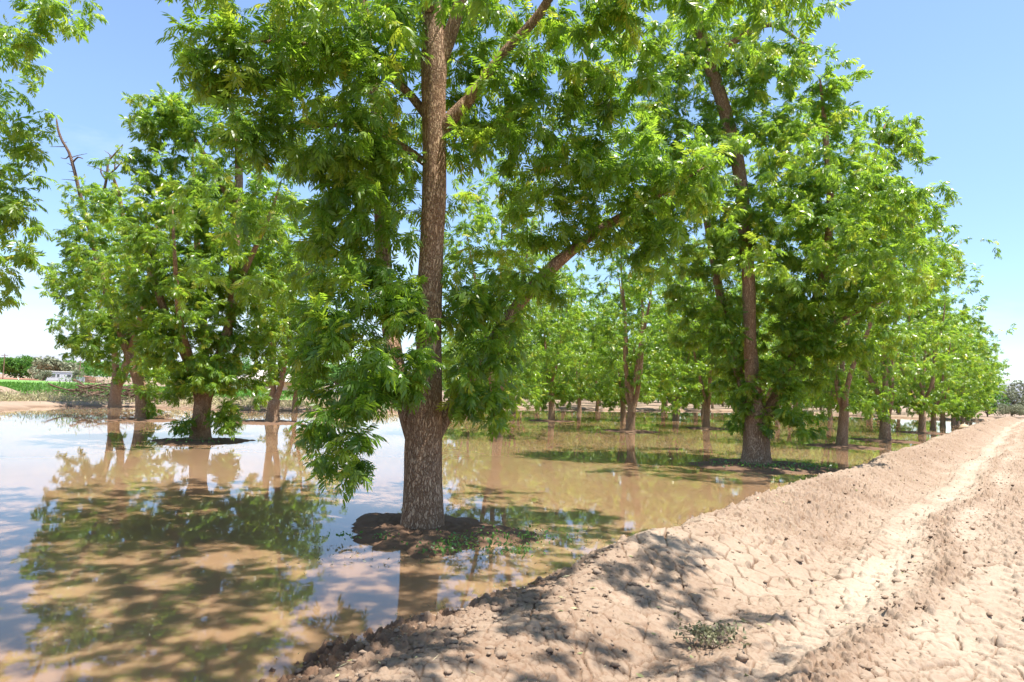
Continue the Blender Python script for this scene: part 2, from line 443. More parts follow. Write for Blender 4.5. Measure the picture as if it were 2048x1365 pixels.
# clods
def billow(x, y, sc, seed): 
    x, y = x + .3 * sc * (fbm(x * 2.2 / sc, y * 2.2 / sc, seed + 40, 2) - .5), y + .3 * sc * (fbm(x * 2.2 / sc, y * 2.2 / sc, seed + 44, 2) - .5)
    a, b_, c_ = voro(x / sc, y / sc, seed); return np.clip(1 - (a / (0.30 + 0.35 * c_)) ** 2, 0, 1) ** 0.75 * (c_ > 0.35) * (0.3 + c_)
wx2 = XR + 0.05 * (fbm(XR * 9, YR * 9, 91) - 0.5); wy2 = YR + 0.05 * (fbm(XR * 9, YR * 9, 95) - 0.5)
clod = billow(wx2, wy2, 0.11, 21) * 0.050 + billow(wx2 + 3, wy2, 0.065, 22) * 0.036 + billow(wx2 + 9, wy2 + 4, 0.038, 26) * 0.016 + billow(wx2 + 7, wy2, 0.30, 24) * 0.035
hgt = hgt + loose * clod + (fbm(XR * 5, YR * 5, 97, 3, 0.6) - 0.5) * 0.035 + (fbm(XR * 13, YR * 13, 99, 4, 0.65) - 0.5) * (0.020 + 0.06 * loose) - np.clip(fbm(XR * 26, YR * 26, 107, 3) - 0.54, 0, 1) * (0.05 + 0.12 * loose) * np.clip(1.4 - dist / 30, 0, 1)
# scattered single clods on the crust
sc_, _, ci = voro(wx2 / 0.30, wy2 / 0.30, 29)
hgt = hgt + np.clip(1 - (sc_ / (0.06 + 0.09 * ci)) ** 2, 0, 1) ** 0.6 * (ci > 0.55) * 0.05 * (1 - near * 0.5)
# wheel tracks and lug prints
track = np.exp(-((Uq - 2.15) / 0.17) ** 4); hgt = hgt - track * 0.035 + 0.03 * np.exp(-((Uq - 1.83) / 0.07) ** 2) * (0.5 + vn(S * 1.5, S * 0, 141)) + 0.02 * track * np.clip(np.sin(S * 2 * math.pi / 0.16) * 2, -1, 1) * 0.4
lug = np.exp(-((Uq - 3.25) / 0.35) ** 4) * np.clip(np.sin((S * 1.0 + np.abs(Uq - 3.25) * 0.9) * 2 * math.pi / 0.26) * 2, -1, 1)
hgt = hgt + lug * 0.012 * np.clip((9 - S) / 6, 0, 1) + np.exp(-((Uq - 3.72) / 0.12) ** 2) * 0.03
crust = np.clip(0.15 + 0.55 * crustz * (fbm(XR * 1.7, YR * 1.7, 111)) + 0.18 * track * crustz + 0.25 * np.clip((Uq - 1.6) / 0.5, 0, 1) * crustz - k1 * 0.5 - k2 * 0.5 - near * 0.25, 0, 1)
damp_shade_road = np.clip(1.5 - (hgt - 0.01 - 0.07 * fbm(S * 1.5, Ur, 121)) / 0.14, 0, 1) * np.clip((0.3 - Uq) / 0.4, 0, 1)
damp_shade_road = np.maximum(damp_shade_road, near * np.clip((0.75 - Uq) / 0.8, 0, 1) * (0.30 + 0.5 * (fbm(XR * 2, YR * 2, 131) - 0.4)))
damp_shade_road = np.maximum(damp_shade_road, 1.0 * (k1 * crackden + k2) * crustz)        # crack shade painted into the colour, along with moist clay
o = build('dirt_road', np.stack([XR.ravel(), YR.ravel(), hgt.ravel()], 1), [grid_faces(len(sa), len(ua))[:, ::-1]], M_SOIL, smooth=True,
          attrs={'crust': ('POINT', crust.ravel()), 'damp_shade': ('POINT', damp_shade_road.ravel())})
tag(o, kind='structure')


def road_z(x, y):
    s, u = su(x, y); i = min(np.searchsorted(sa, s), len(sa) - 1); j = min(np.searchsorted(ua, u), len(ua) - 1)
    return float(hgt[i, j])


def land_z(x, y):
    s, u = su(x, y)
    if -1.5 < u < 12.6 and -13 < s < 116: return road_z(x, y)
    return float(coarse_h(np.array([x]), np.array([y]))[0][0])


# water sheet
wv_ = np.array([(-60, -30, 0), (60, -30, 0), (110, 100, 0), (-60, 100, 0)], float)
def clip_pond():
    P = np.array(POND); c = P.mean(0); Q = c + (P - c) * 1.0
    out_ = []
    n = len(Q)
    for i in range(n):                       # push the rim outwards so that the sheet ends under the banks
        e0 = Q[i] - Q[i - 1]; e1 = Q[(i + 1) % n] - Q[i]
        nn = nrm(np.array([e0[1], -e0[0]])) + nrm(np.array([e1[1], -e1[0]]))
        out_.append(Q[i] + nrm(nn) * 1.1)
    return np.array(out_)


rim = clip_pond()
me = bpy.data.meshes.new('water'); me.from_pydata([(float(a), float(b_), 0.0) for a, b_ in rim], [], [tuple(range(len(rim)))]); me.update(); me.materials.append(M_WATER)
if me.polygons[0].normal.z < 0: me.flip_normals()
w = link(bpy.data.objects.new('water', me)); tag(w, kind='structure')

# ------------------------------------------------------------------ tree making
def tube(P, Rr, sides, seed=0, lump=0.06, flare=None, cap=True):
    """Swept tube through points P with radii Rr: returns verts, quads, tris."""
    P = np.asarray(P, float); Rr = np.asarray(Rr, float); n = len(P)
    T = nrm(np.gradient(P, axis=0))
    ref = np.array([0.0, 1.0, 0.0]); A = nrm(np.cross(T, ref + 1e-4)); B = np.cross(T, A)
    a = np.linspace(0, 2 * np.pi, sides, endpoint=False)
    L = np.concatenate(([0], np.cumsum(np.linalg.norm(np.diff(P, axis=0), axis=1))))
    rad = Rr[:, None] * np.ones(sides)[None, :]
    nz = fbm((a * 3 / np.pi)[None, :] + seed * 3.1 + 0 * L[:, None], L[:, None] * 1.3 + seed, seed + 200, 3)
    nz2 = vn((np.cos(a) * 1.7)[None, :] + seed, L[:, None] * 0.9 + (np.sin(a) * 1.7)[None, :], seed + 210)
    rad = rad * (1 + lump * (nz - 0.5) * 2 + lump * 1.5 * (nz2 - 0.5))
    if flare:
        f = np.exp(-L / flare[0])[:, None]; rad = rad * (1 + f * (flare[1] + 0.22 * np.cos(a * 5 + seed)[None, :] + 0.15 * np.cos(a * 3 + 2 * seed)[None, :]))
    V = P[:, None, :] + rad[:, :, None] * (np.cos(a)[None, :, None] * A[:, None, :] + np.sin(a)[None, :, None] * B[:, None, :])
    i, j = np.meshgrid(np.arange(n - 1), np.arange(sides), indexing='ij'); j2 = (j + 1) % sides
    Q = np.stack([i * sides + j, i * sides + j2, (i + 1) * sides + j2, (i + 1) * sides + j], -1).reshape(-1, 4)
    V = V.reshape(-1, 3); tr = []
    if cap:
        V = np.vstack([V, P[-1] + T[-1] * Rr[-1] * 0.6]); k = len(V) - 1
        tr = [((n - 1) * sides + q, (n - 1) * sides + (q + 1) % sides, k) for q in range(sides)]
    return V, Q, np.array(tr, int).reshape(-1, 3)


def curve(pts, step):
    """Catmull-Rom through pts (N x k)."""
    p = np.asarray(pts, float); p = np.vstack([2 * p[0] - p[1], p, 2 * p[-1] - p[-2]]); out_ = []
    for i in range(1, len(p) - 2):
        n = max(2, int(np.linalg.norm(p[i + 1, :3] - p[i, :3]) / step)); tt = np.linspace(0, 1, n, endpoint=False)[:, None]
        out_.append(0.5 * (2 * p[i] + (p[i + 1] - p[i - 1]) * tt + (2 * p[i - 1] - 5 * p[i] + 4 * p[i + 1] - p[i + 2]) * tt ** 2 + (3 * p[i] - p[i - 1] - 3 * p[i + 1] + p[i + 2]) * tt ** 3))
    return np.vstack(out_ + [p[-2:-1]])


def leaf_template(rng, pairs, L, ll, lw, fine, k=6):
    """k compound leaves of one topology: rachis along +x, drooping to -z."""
    out_ = []
    for q in range(k):
        V = []; quads = []; tris = []; droop = rng.uniform(0.15, 0.55); sidebend = rng.uniform(-0.12, 0.12)
        def P(t_): return np.array([L * t_ * (1 - 0.15 * droop * t_), sidebend * L * t_ * t_, -droop * L * t_ * t_ + 0.08 * L * t_])
        items = []
        for i in range(pairs):
            t_ = 0.22 + 0.70 * i / max(1, pairs - 1); s_ = 0.72 + 0.45 * math.sin(math.pi * (0.15 + 0.75 * i / pairs))
            for sd in (-1, 1): items.append((t_ + rng.uniform(-.03, .03), sd, R_(rng.uniform(48, 68) - 18 * t_), s_ * rng.uniform(0.85, 1.12)))
        items.append((1.0, 0, 0.0, 1.05))
        for t_, sd, ang, s_ in items:
            b0 = P(min(t_, 1.0)); tg = nrm(P(t_ + 0.01) - P(t_ - 0.01)); side = np.array([-tg[1], tg[0], 0]); side = side / np.linalg.norm(side)
            d = nrm(tg * math.cos(ang) + side * sd * math.sin(ang) + np.array([0, 0, -rng.uniform(0.1, 0.65)]))
            up = nrm(np.array([rng.uniform(-.35, .35), rng.uniform(-.35, .35), 1.0])); wv2 = nrm(np.cross(d, up)); l = ll * s_; ww = lw * s_ * rng.uniform(0.85, 1.15)
            dz = np.array([0, 0, -1.0]) * l * rng.uniform(0.08, 0.30); o_ = len(V)
            if fine:
                V += [b0, b0 + d * l * .3 - wv2 * ww * .46 + dz * .09, b0 + d * l * .3 + wv2 * ww * .46 + dz * .09,
                      b0 + d * l * .66 - wv2 * ww * .38 + dz * .44, b0 + d * l * .66 + wv2 * ww * .38 + dz * .44, b0 + d * l + dz]
                tris += [(o_, o_ + 2, o_ + 1), (o_ + 3, o_ + 4, o_ + 5)]; quads += [(o_ + 1, o_ + 2, o_ + 4, o_ + 3)]
            else:
                V += [b0, b0 + d * l * .45 + wv2 * ww * .5 + dz * .2, b0 + d * l + dz, b0 + d * l * .45 - wv2 * ww * .5 + dz * .2]
                quads += [(o_, o_ + 1, o_ + 2, o_ + 3)]
        if fine:                             # the rachis as a thin ribbon
            for a_, b_ in ((0.0, 0.35), (0.35, 0.7), (0.7, 1.0)):
                o_ = len(V); pa, pb = P(a_), P(b_); e = np.array([0, 0.0022, 0.0008])
                V += [pa - e, pa + e, pb + e, pb - e]; quads += [(o_, o_ + 1, o_ + 2, o_ + 3)]
        out_.append(np.array(V))
    return np.array(out_), np.array(quads, int), np.array(tris, int).reshape(-1, 3)


_rt = np.random.default_rng(77)
LT_FINE = leaf_template(_rt, 5, 0.27, 0.105, 0.030, True, 10)
LT_MID = leaf_template(_rt, 5, 0.29, 0.125, 0.040, False, 8)
LT_FAR = leaf_template(_rt, 4, 0.36, 0.19, 0.062, False, 6)


def leaves_mesh(name, LT, pos, dirs, sc, tint, rng, mat, parent, upj=0.55):
    T, quads, tris = LT; N = len(pos)
    k = rng.integers(0, len(T), N); x = nrm(dirs)
    up = np.array([0, 0, 1.0]) + rng.normal(0, upj, (N, 3)); z = up - (up * x).sum(1, keepdims=True) * x; z = nrm(z); y = np.cross(z, x)
    M = np.stack([x, y, z], 1)               # rows are the axes
    V = np.einsum('nvk,nkj->nvj', T[k], M) * sc[:, None, None] + pos[:, None, :]
    nv = T.shape[1]; off = (np.arange(N) * nv)[:, None, None]
    fs = []; ti = []
    for F in (quads, tris):
        if len(F):
            fs.append((F[None] + off).reshape(-1, F.shape[1])); ti.append(np.repeat(tint, len(F)) + rng.uniform(-0.06, 0.06, N * len(F)))
    return build(name, V.reshape(-1, 3), fs, mat, parent, attrs={'tint': ('FACE', np.clip(np.concatenate(ti), 0, 1))})


def tubes_many(Tw, R0, R1, sides):
    """Tw: n x m x 3 twig polylines, tapering from R0 to R1."""
    n, m, _ = Tw.shape
    T = nrm(np.gradient(Tw, axis=1)); A = nrm(np.cross(T, np.array([0.31, 0.83, 0.46]))); B = np.cross(T, A)
    f = np.linspace(0, 1, m)[None, :]; rad = R0[:, None] * (1 - f) + R1[:, None] * f
    a = np.linspace(0, 2 * np.pi, sides, endpoint=False)
    V = Tw[:, :, None, :] + rad[:, :, None, None] * (np.cos(a)[None, None, :, None] * A[:, :, None, :] + np.sin(a)[None, None, :, None] * B[:, :, None, :])
    i, j = np.meshgrid(np.arange(m - 1), np.arange(sides), indexing='ij'); j2 = (j + 1) % sides
    Q = np.stack([i * sides + j, i * sides + j2, (i + 1) * sides + j2, (i + 1) * sides + j], -1).reshape(-1, 4)
    Q = (Q[None] + (np.arange(n) * m * sides)[:, None, None]).reshape(-1, 4)
    return V.reshape(-1, 3), Q


def make_tree(root, limbs, clusters, rng, LT=LT_MID, per=8, sides=14, step=0.25, seed=1, flare=(0.28, 0.42), leaf_sc=1.0, tint0=0.45, droopy=0.25, mat=None, twig_len=0.45, dead=()):
    """root: Empty. limbs: arrays of (x, y, z, radius) in root space, the first is the trunk. clusters: targets the branches grow to."""
    nodes = []; nrad = []
    parent = root; trunk = None
    for li, lb in enumerate(list(limbs) + list(dead)):
        c = curve(lb, step)
        V, Q, tr = tube(c[:, :3], np.maximum(c[:, 3], 0.004), sides if li == 0 else max(7, sides * 2 // 3), seed + li, flare=flare if li == 0 else None)
        if li == 0:
            trunk = build('trunk', V, [Q, tr], M_BARK, root, smooth=True); lo = np.min(lb[:, 2]) + 1.0
            sel = c[:, 2] > lo
        else:
            o_ = build('limb' if li < len(limbs) else 'dead_limb', V, [Q, tr], M_BARK if li < len(limbs) else M_DEAD, trunk, smooth=True); sel = np.ones(len(c), bool)
            if li >= len(limbs): o_['label'] = 'bare dead limb'; continue
        nodes.append(c[sel, :3]); nrad.append(c[sel, 3])
    nodes = np.vstack(nodes); nrad = np.concatenate(nrad)
    d0 = np.array([np.min(np.linalg.norm(nodes - c_, axis=1)) for c_ in clusters]); order = np.argsort(d0)
    cap = len(nodes) + 4 * len(clusters); NP = np.zeros((cap, 3)); NR = np.zeros(cap); n = len(nodes); NP[:n] = nodes; NR[:n] = nrad
    tw = []; r0s = []
    f = np.linspace(0, 1, 6)[:, None]
    for q in order:
        B = clusters[q]; dv = NP[:n] - B; dd = np.linalg.norm(dv, axis=1) + 0.35 * np.maximum(dv[:, 2], 0)
        i = int(np.argmin(dd)); A = NP[i]; ln = np.linalg.norm(B - A)
        mid = (A + B) / 2 + np.array([0, 0, 0.16 * ln]) + rng.normal(0, 0.09 * ln + 0.01, 3)
        path = (1 - f) ** 2 * A + 2 * f * (1 - f) * mid + f ** 2 * B
        r0 = min(NR[i] * 0.6, 0.006 + 0.011 * ln); tw.append(path); r0s.append(r0)
        NP[n:n + 4] = path[2:]; NR[n:n + 4] = r0 * np.array([.75, .6, .5, .4]); n += 4
    tw = np.array(tw); r0s = np.array(r0s)
    V, Q = tubes_many(tw, r0s, np.minimum(0.0045, r0s * .6), 4 if LT is not LT_FINE else 5)
    build('twigs', V, [Q], M_TWIG, trunk, smooth=True)['kind'] = 'stuff'
    # leaves along the outer part of each twig
    M = len(tw); tt = rng.uniform(0.35, 1.0, (M, per)) ** 0.7
    idx = np.minimum((tt * 5).astype(int), 4); fr = tt * 5 - idx
    rows = np.arange(M)[:, None]
    p = tw[rows, idx] * (1 - fr)[..., None] + tw[rows, idx + 1] * fr[..., None]
    # cap the spread so that leaves sit within twig_len of the tip
    tip = tw[:, -1][:, None, :]; dv = p - tip; dl = np.linalg.norm(dv, axis=2, keepdims=True); p = tip + dv * np.minimum(1, twig_len / np.maximum(dl, 1e-6))
    td = nrm(tw[:, -1] - tw[:, -3])[:, None, :] * 0.55
    rd = rng.normal(0, 1, (M, per, 3)); rd = nrm(rd); rd[..., 2] = rd[..., 2] * 0.7 - droopy
    D = td + rd
    ct = np.clip(tint0 + rng.normal(0, 0.13, (M, 1)) + rng.normal(0, 0.12, (M, per)), 0.02, 0.97)
    young = rng.random((M, per)) < 0.05; ct = np.where(young, 0.98, ct)
    leaves_mesh('crown', LT, p.reshape(-1, 3), D.reshape(-1, 3), leaf_sc * rng.uniform(0.6, 1.25, M * per), ct.ravel(), rng, mat or M_LEAF, root)
    return root


def blob(rng, c, r, n, shell=0.0):
    v = nrm(rng.normal(0, 1, (n, 3))); rr = rng.uniform(shell, 1, n) ** (1 / 2.4)
    return np.asarray(c) + v * rr[:, None] * np.asarray(r)


def pblob(rng, px, py, y, rx, ry, rd, n):
    n = max(3, n)
    return blob(rng, spot(px, py, y), (rx / 1365 * y, rd, ry / 1365 * y), n)


def plimb(pts):
    """[(px, py, distance, diameter in photo pixels)] -> x y z radius"""
    return np.array([list(spot(a, b_, y)) + [0.5 * wd / 1365 * y] for a, b_, y, wd in pts])


def rel(a, o_):
    a = np.array(a, float); a[:, :3] -= o_; return a


def mound(x, y, r, h_, seed):
    """Low ring of mud left standing above the water round a trunk."""
    n, k = 110, 44; a = np.linspace(0, 2 * np.pi, n, endpoint=False); f = np.linspace(0, 1, k)
    A, Fq = np.meshgrid(a, f, indexing='ij')
    Rr = r * Fq * (1 + 0.5 * (fbm(np.cos(A) * 1.4 + seed * 3.7, np.sin(A) * 1.4 + 5, seed + 300, 4) - 0.5) * 2 + 0.35 * (fbm(np.cos(A) * 6 + seed, np.sin(A) * 6 + 5, seed + 320, 3) - 0.5))
    XX = x + Rr * np.cos(A); YY = y + Rr * np.sin(A)
    Z = np.interp(Fq, [0, .3, .55, .8, .92, 1], [1, .95, 1.0, .62, 0.12, -.8]) * h_ + (fbm(XX * 7, YY * 7, seed + 310, 4, .65) - 0.5) * 0.16 * np.clip(1.25 - Fq, 0, 1) * np.clip(Fq * 3, .3, 1)
    i, j = np.meshgrid(np.arange(n), np.arange(k - 1), indexing='ij'); i2 = (i + 1) % n
    Q = np.stack([i * k + j, i2 * k + j, i2 * k + j + 1, i * k + j + 1], -1).reshape(-1, 4)[:, ::-1]
    o_ = build('mud_mound', np.stack([XX.ravel(), YY.ravel(), Z.ravel()], 1), [Q], M_SOIL, smooth=True,
               attrs={'crust': ('POINT', np.zeros(n * k)), 'damp_shade': ('POINT', np.clip(0.95 + 0.6 * (fbm(XX * 3, YY * 3, seed).ravel() - 0.5) - 0.25 * (Z.ravel() - 0.04) / h_ * 0.8, 0, 1))})
    tag(o_, kind='structure')


# ------------------------------------------------------------------ the big pecan in front
rng = np.random.default_rng(11)
D0 = 9.7
o0 = np.array([-1.20, 9.70, 0.0])
main = thing('pecan_tree', 'largest pecan tree with thick bare trunk standing on a mud mound near the bank', 'tree', o0)
trunk = plimb([(843, 1100, 9.70, 76), (844, 1040, 9.70, 76), (845, 960, 9.70, 75), (847, 880, 9.70, 74), (853, 800, 9.72, 62), (857, 720, 9.72, 52), (858, 620, 9.72, 51), (863, 500, 9.72, 49),
               (868, 400, 9.7, 49), (869, 300, 9.7, 48), (867, 200, 9.7, 50), (868, 110, 9.7, 52), (866, 40, 9.7, 42), (862, -60, 9.7, 38), (858, -220, 9.8, 30), (850, -420, 9.9, 16), (850, -560, 9.9, 6)])
limbsM = [trunk,
          plimb([(838, 900, 9.75, 40), (815, 820, 10.0, 40), (790, 720, 10.3, 36), (770, 560, 10.6, 32), (762, 400, 10.7, 29), (757, 250, 10.8, 26), (735, 100, 10.8, 23), (722, -20, 10.8, 20), (700, -250, 10.8, 10)]),
          plimb([(862, 880, 9.8, 36), (905, 810, 10.1, 28), (975, 700, 10.5, 25), (1040, 605, 10.7, 24), (1110, 530, 10.8, 25), (1200, 460, 10.8, 19), (1300, 402, 10.7, 14), (1345, 372, 10.6, 9), (1420, 330, 10.5, 4)]),
          plimb([(880, 262, 9.7, 32), (905, 235, 9.65, 30), (950, 185, 9.6, 24), (1005, 110, 9.5, 21), (1070, 40, 9.4, 19), (1120, -30, 9.2, 16), (1230, -130, 8.6, 12), (1330, -200, 8.4, 5)]),
          plimb([(875, 130, 9.7, 30), (893, 90, 9.7, 30), (910, 40, 9.65, 26), (930, -30, 9.6, 24), (975, -200, 9.5, 16), (1010, -380, 9.5, 6)]),
          plimb([(855, 330, 9.7, 16), (800, 290, 9.9, 13), (720, 255, 9.6, 11), (620, 252, 9.2, 8), (540, 255, 8.8, 6), (470, 270, 8.6, 3)]),
          plimb([(860, 240, 9.75, 20), (800, 170, 9.9, 16), (700, 110, 9.6, 12), (580, 85, 9.0, 8), (470, 90, 8.4, 5), (380, 110, 8.2, 2.5)]),
          plimb([(848, 800, 9.65, 16), (800, 750, 9.3, 11), (745, 760, 9.0, 8), (700, 830, 8.7, 5), (680, 900, 8.5, 3)]),
          plimb([(860, 20, 9.6, 30), (840, -200, 8.6, 22), (800, -500, 7.4, 14), (760, -900, 6.4, 6)]),
          plimb([(866, 0, 9.75, 26), (890, -150, 11.0, 20), (920, -220, 12.4, 12), (940, -260, 13.6, 5)])]
DENS = [0.85]
B = lambda *a: pblob(rng, *a[:-1], int(round(a[-1] * DENS[0])))
clM = np.vstack([
    blob(rng, (-2.4, 8.4, 10.4), (4.4, 4.0, 1.0), 85, 0.1), blob(rng, (-4.2, 8.8, 10.2), (2.6, 3.4, 1.2), 90, 0.1), blob(rng, (-2.9, 5.2, 8.4), (2.6, 2.2, 1.0), 90, 0.1), blob(rng, (2.7, 4.6, 7.4), (2.0, 1.6, 0.8), 46, 0.0), blob(rng, (0.9, 3.5, 7.8), (1.5, 1.0, 0.7), 34, 0.1), blob(rng, (0.8, 6.8, 8.5), (1.3, 1.8, 0.9), 52, 0.1), blob(rng, (0.1, 5.0, 8.2), (1.4, 1.0, 0.8), 34, 0.1), blob(rng, (-1.8, 4.2, 7.6), (2.4, 1.3, 0.9), 66, 0.1), blob(rng, (-5.0, 7.0, 8.6), (1.8, 2.6, 1.2), 60, 0.1),  # overhead clusters out of view, added to shade the bank and water
    B(1200, 230, 9.9, 90, 90, .7, 24), B(1310, 300, 10.3, 80, 80, .6, 22), B(1270, 150, 9.6, 60, 70, .6, 14), B(1120, 370, 10.6, 90, 60, .6, 16), B(1010, 470, 10.9, 80, 60, .6, 14), B(1220, 330, 10.6, 70, 60, .6, 14), B(690, 300, 10.4, 140, 120, .7, 34), B(640, 480, 10.2, 80, 110, .6, 16),
    B(600, 110, 8.8, 140, 120, 1.0, 62), B(740, 120, 9.0, 110, 160, 1.1, 66), B(480, 150, 8.3, 90, 100, 0.5, 20), B(450, 95, 8.2, 50, 50, 0.3, 11), B(405, 140, 8.1, 40, 40, 0.3, 7), B(390, 80, 8.2, 35, 30, 0.3, 5),
    B(640, 270, 8.8, 150, 80, 0.9, 52), B(500, 265, 8.3, 90, 45, 0.5, 15), B(740, 380, 9.2, 90, 110, 0.9, 46), B(690, 500, 9.2, 90, 100, 0.8, 34), B(730, 620, 9.0, 110, 100, 0.8, 48),
    B(640, 690, 8.8, 75, 80, 0.6, 26), B(760, 740, 8.7, 80, 60, 0.6, 30), B(690, 800, 8.5, 80, 60, 0.5, 17), B(690, 910, 8.3, 66, 58, 0.4, 17), B(640, 870, 8.4, 40, 50, 0.3, 6),
    B(835, 610, 9.2, 60, 50, 0.25, 14), B(830, 735, 8.9, 45, 45, 0.25, 13), B(800, 560, 9.2, 40, 60, 0.4, 10),
    B(945, 590, 9.9, 75, 90, 0.6, 36), B(960, 720, 9.7, 70, 70, 0.5, 22), B(985, 800, 9.6, 60, 55, 0.4, 13), B(930, 790, 9.4, 45, 60, 0.4, 11), B(1010, 640, 10.2, 60, 80, 0.5, 16),
    B(950, 330, 9.6, 50, 70, 0.6, 9), B(1010, 230, 10.2, 100, 70, 0.6, 22), B(1090, 280, 9.6, 110, 70, 0.8, 28), B(1170, 140, 9.4, 90, 100, 0.9, 34), B(1010, 30, 10.1, 100, 50, 0.6, 16), B(1040, 400, 9.6, 60, 40, 0.4, 7),
    B(1220, 20, 8.6, 110, 60, 0.7, 22), B(1380, -40, 8.6, 120, 40, 0.6, 18), B(1160, 330, 10.0, 110, 60, 0.7, 22), B(1260, 420, 10.6, 110, 80, 0.7, 40), B(1150, 460, 10.6, 90, 70, 0.6, 22), B(1380, 350, 10.4, 90, 90, 0.7, 30),
    B(1330, 490, 10.6, 80, 50, 0.5, 16), B(1080, 560, 10.6, 70, 50, 0.5, 16), B(1600, 15, 9.2, 70, 18, 0.3, 5), B(1500, -20, 9.0, 90, 40, 0.5, 10),
    B(800, 30, 9.3, 60, 60, 0.6, 14), B(900, 30, 10.3, 70, 60, 0.6, 16), B(860, 250, 10.4, 100, 200, 0.6, 30),
    blob(rng, (-1.6, 6.6, 7.3), (3.4, 2.2, 1.3), 62, 0.1), blob(rng, (-1.4, 9.2, 9.2), (4.2, 3.2, 1.9), 120, 0.1), blob(rng, (-1.5, 12.0, 7.6), (4.4, 2.2, 2.4), 105, 0.1),
    blob(rng, (-3.9, 9.4, 7.7), (1.2, 2.4, 1.3), 40, 0.1), blob(rng, (-0.2, 5.4, 6.4), (2.6, 1.6, 0.9), 50, 0.1), blob(rng, (2.6, 7.6, 7.6), (1.8, 2.4, 1.2), 62, 0.1), blob(rng, (-3.4, 6.0, 7.6), (1.6, 1.8, 0.8), 40, 0.1), blob(rng, (-4.0, 10.8, 4.6), (1.6, 1.4, 1.4), 34),
])
# clusters cut out along the sun's path so that light reaches the trunk
_tr = curve(trunk, .3)[:, :3]; _tr = _tr[(_tr[:, 2] > 3.7) & (_tr[:, 2] < 6.6)]
_sd = np.array(SUN_DIR); _keep = np.ones(len(clM), bool)
for q in _tr:
    dv = clM - q; t_ = dv @ _sd; _keep &= ~((t_ > 0) & (np.linalg.norm(dv - t_[:, None] * _sd, axis=1) < 0.42))
clM = np.vstack([clM[_keep], B(955, 110, 10.1, 45, 60, .4, 8), B(985, 235, 10.2, 60, 50, .4, 10), B(945, 300, 9.4, 40, 60, .4, 9), B(1040, 150, 9.9, 60, 60, .4, 12), B(920, 160, 10.3, 40, 80, .4, 9), B(1100, 60, 9.9, 60, 40, .4, 8), B(985, 150, 9.2, 30, 40, .2, 5), B(1060, 90, 9.1, 30, 30, .2, 4), B(790, 300, 9.4, 45, 70, .4, 10), B(800, 430, 9.4, 35, 70, .3, 8)])
make_tree(main, [rel(l, o0) for l in limbsM], clM - o0, rng, LT_FINE, per=11, sides=40, step=0.10, seed=3, tint0=0.40, leaf_sc=0.88, twig_len=0.5, droopy=0.35, flare=(0.30, 0.52))
mound(-1.05, 9.45, 1.35, 0.085, 1)

# ------------------------------------------------------------------ second tree along the bank
o2 = np.array([7.30, 20.20, 0.0])
t2 = thing('pecan_tree', 'second pecan along the bank, sunlit limb rising from its low fork, shaded mound', 'tree', o2)
Y2 = 20.2
limbs2 = [plimb([(1511, 945, Y2, 54), (1512, 900, Y2, 50), (1514, 860, Y2, 50), (1517, 825, Y2, 46)]),
          plimb([(1512, 850, Y2, 38), (1506, 770, Y2, 30), (1500, 680, Y2, 26), (1497, 560, Y2, 25), (1490, 470, Y2, 26), (1478, 340, Y2, 26), (1452, 230, Y2, 26), (1420, 130, Y2, 26), (1395, 40, Y2, 18), (1380, -60, Y2, 6)]),
          plimb([(1522, 845, Y2, 28), (1552, 795, Y2, 22), (1588, 710, Y2 + .3, 19), (1640, 580, Y2 + .5, 18), (1680, 490, Y2 + .6, 16), (1715, 400, Y2 + .6, 15), (1750, 310, Y2 + .5, 7), (1770, 250, Y2 + .5, 3)]),
          plimb([(1508, 840, Y2 + .1, 22), (1470, 720, Y2 + .8, 18), (1438, 580, Y2 + 1.4, 17), (1420, 480, Y2 + 1.6, 14), (1400, 360, Y2 + 1.6, 12), (1390, 260, Y2 + 1.6, 5)]),
          plimb([(1600, 690, Y2 + .2, 12), (1680, 640, Y2 + .4, 10), (1770, 600, Y2 + .6, 7), (1840, 590, Y2 + .6, 3)]),
          plimb([(1640, 580, Y2 + .4, 16), (1660, 430, Y2 - .8, 14), (1650, 260, Y2 - 1.4, 10), (1640, 160, Y2 - 1.6, 4)]),
          plimb([(1420, 130, Y2, 18), (1460, 90, Y2 - .6, 14), (1540, 50, Y2 - 1.0, 10), (1610, 90, Y2 - 1.3, 5)])]
DENS[0] = 1.5
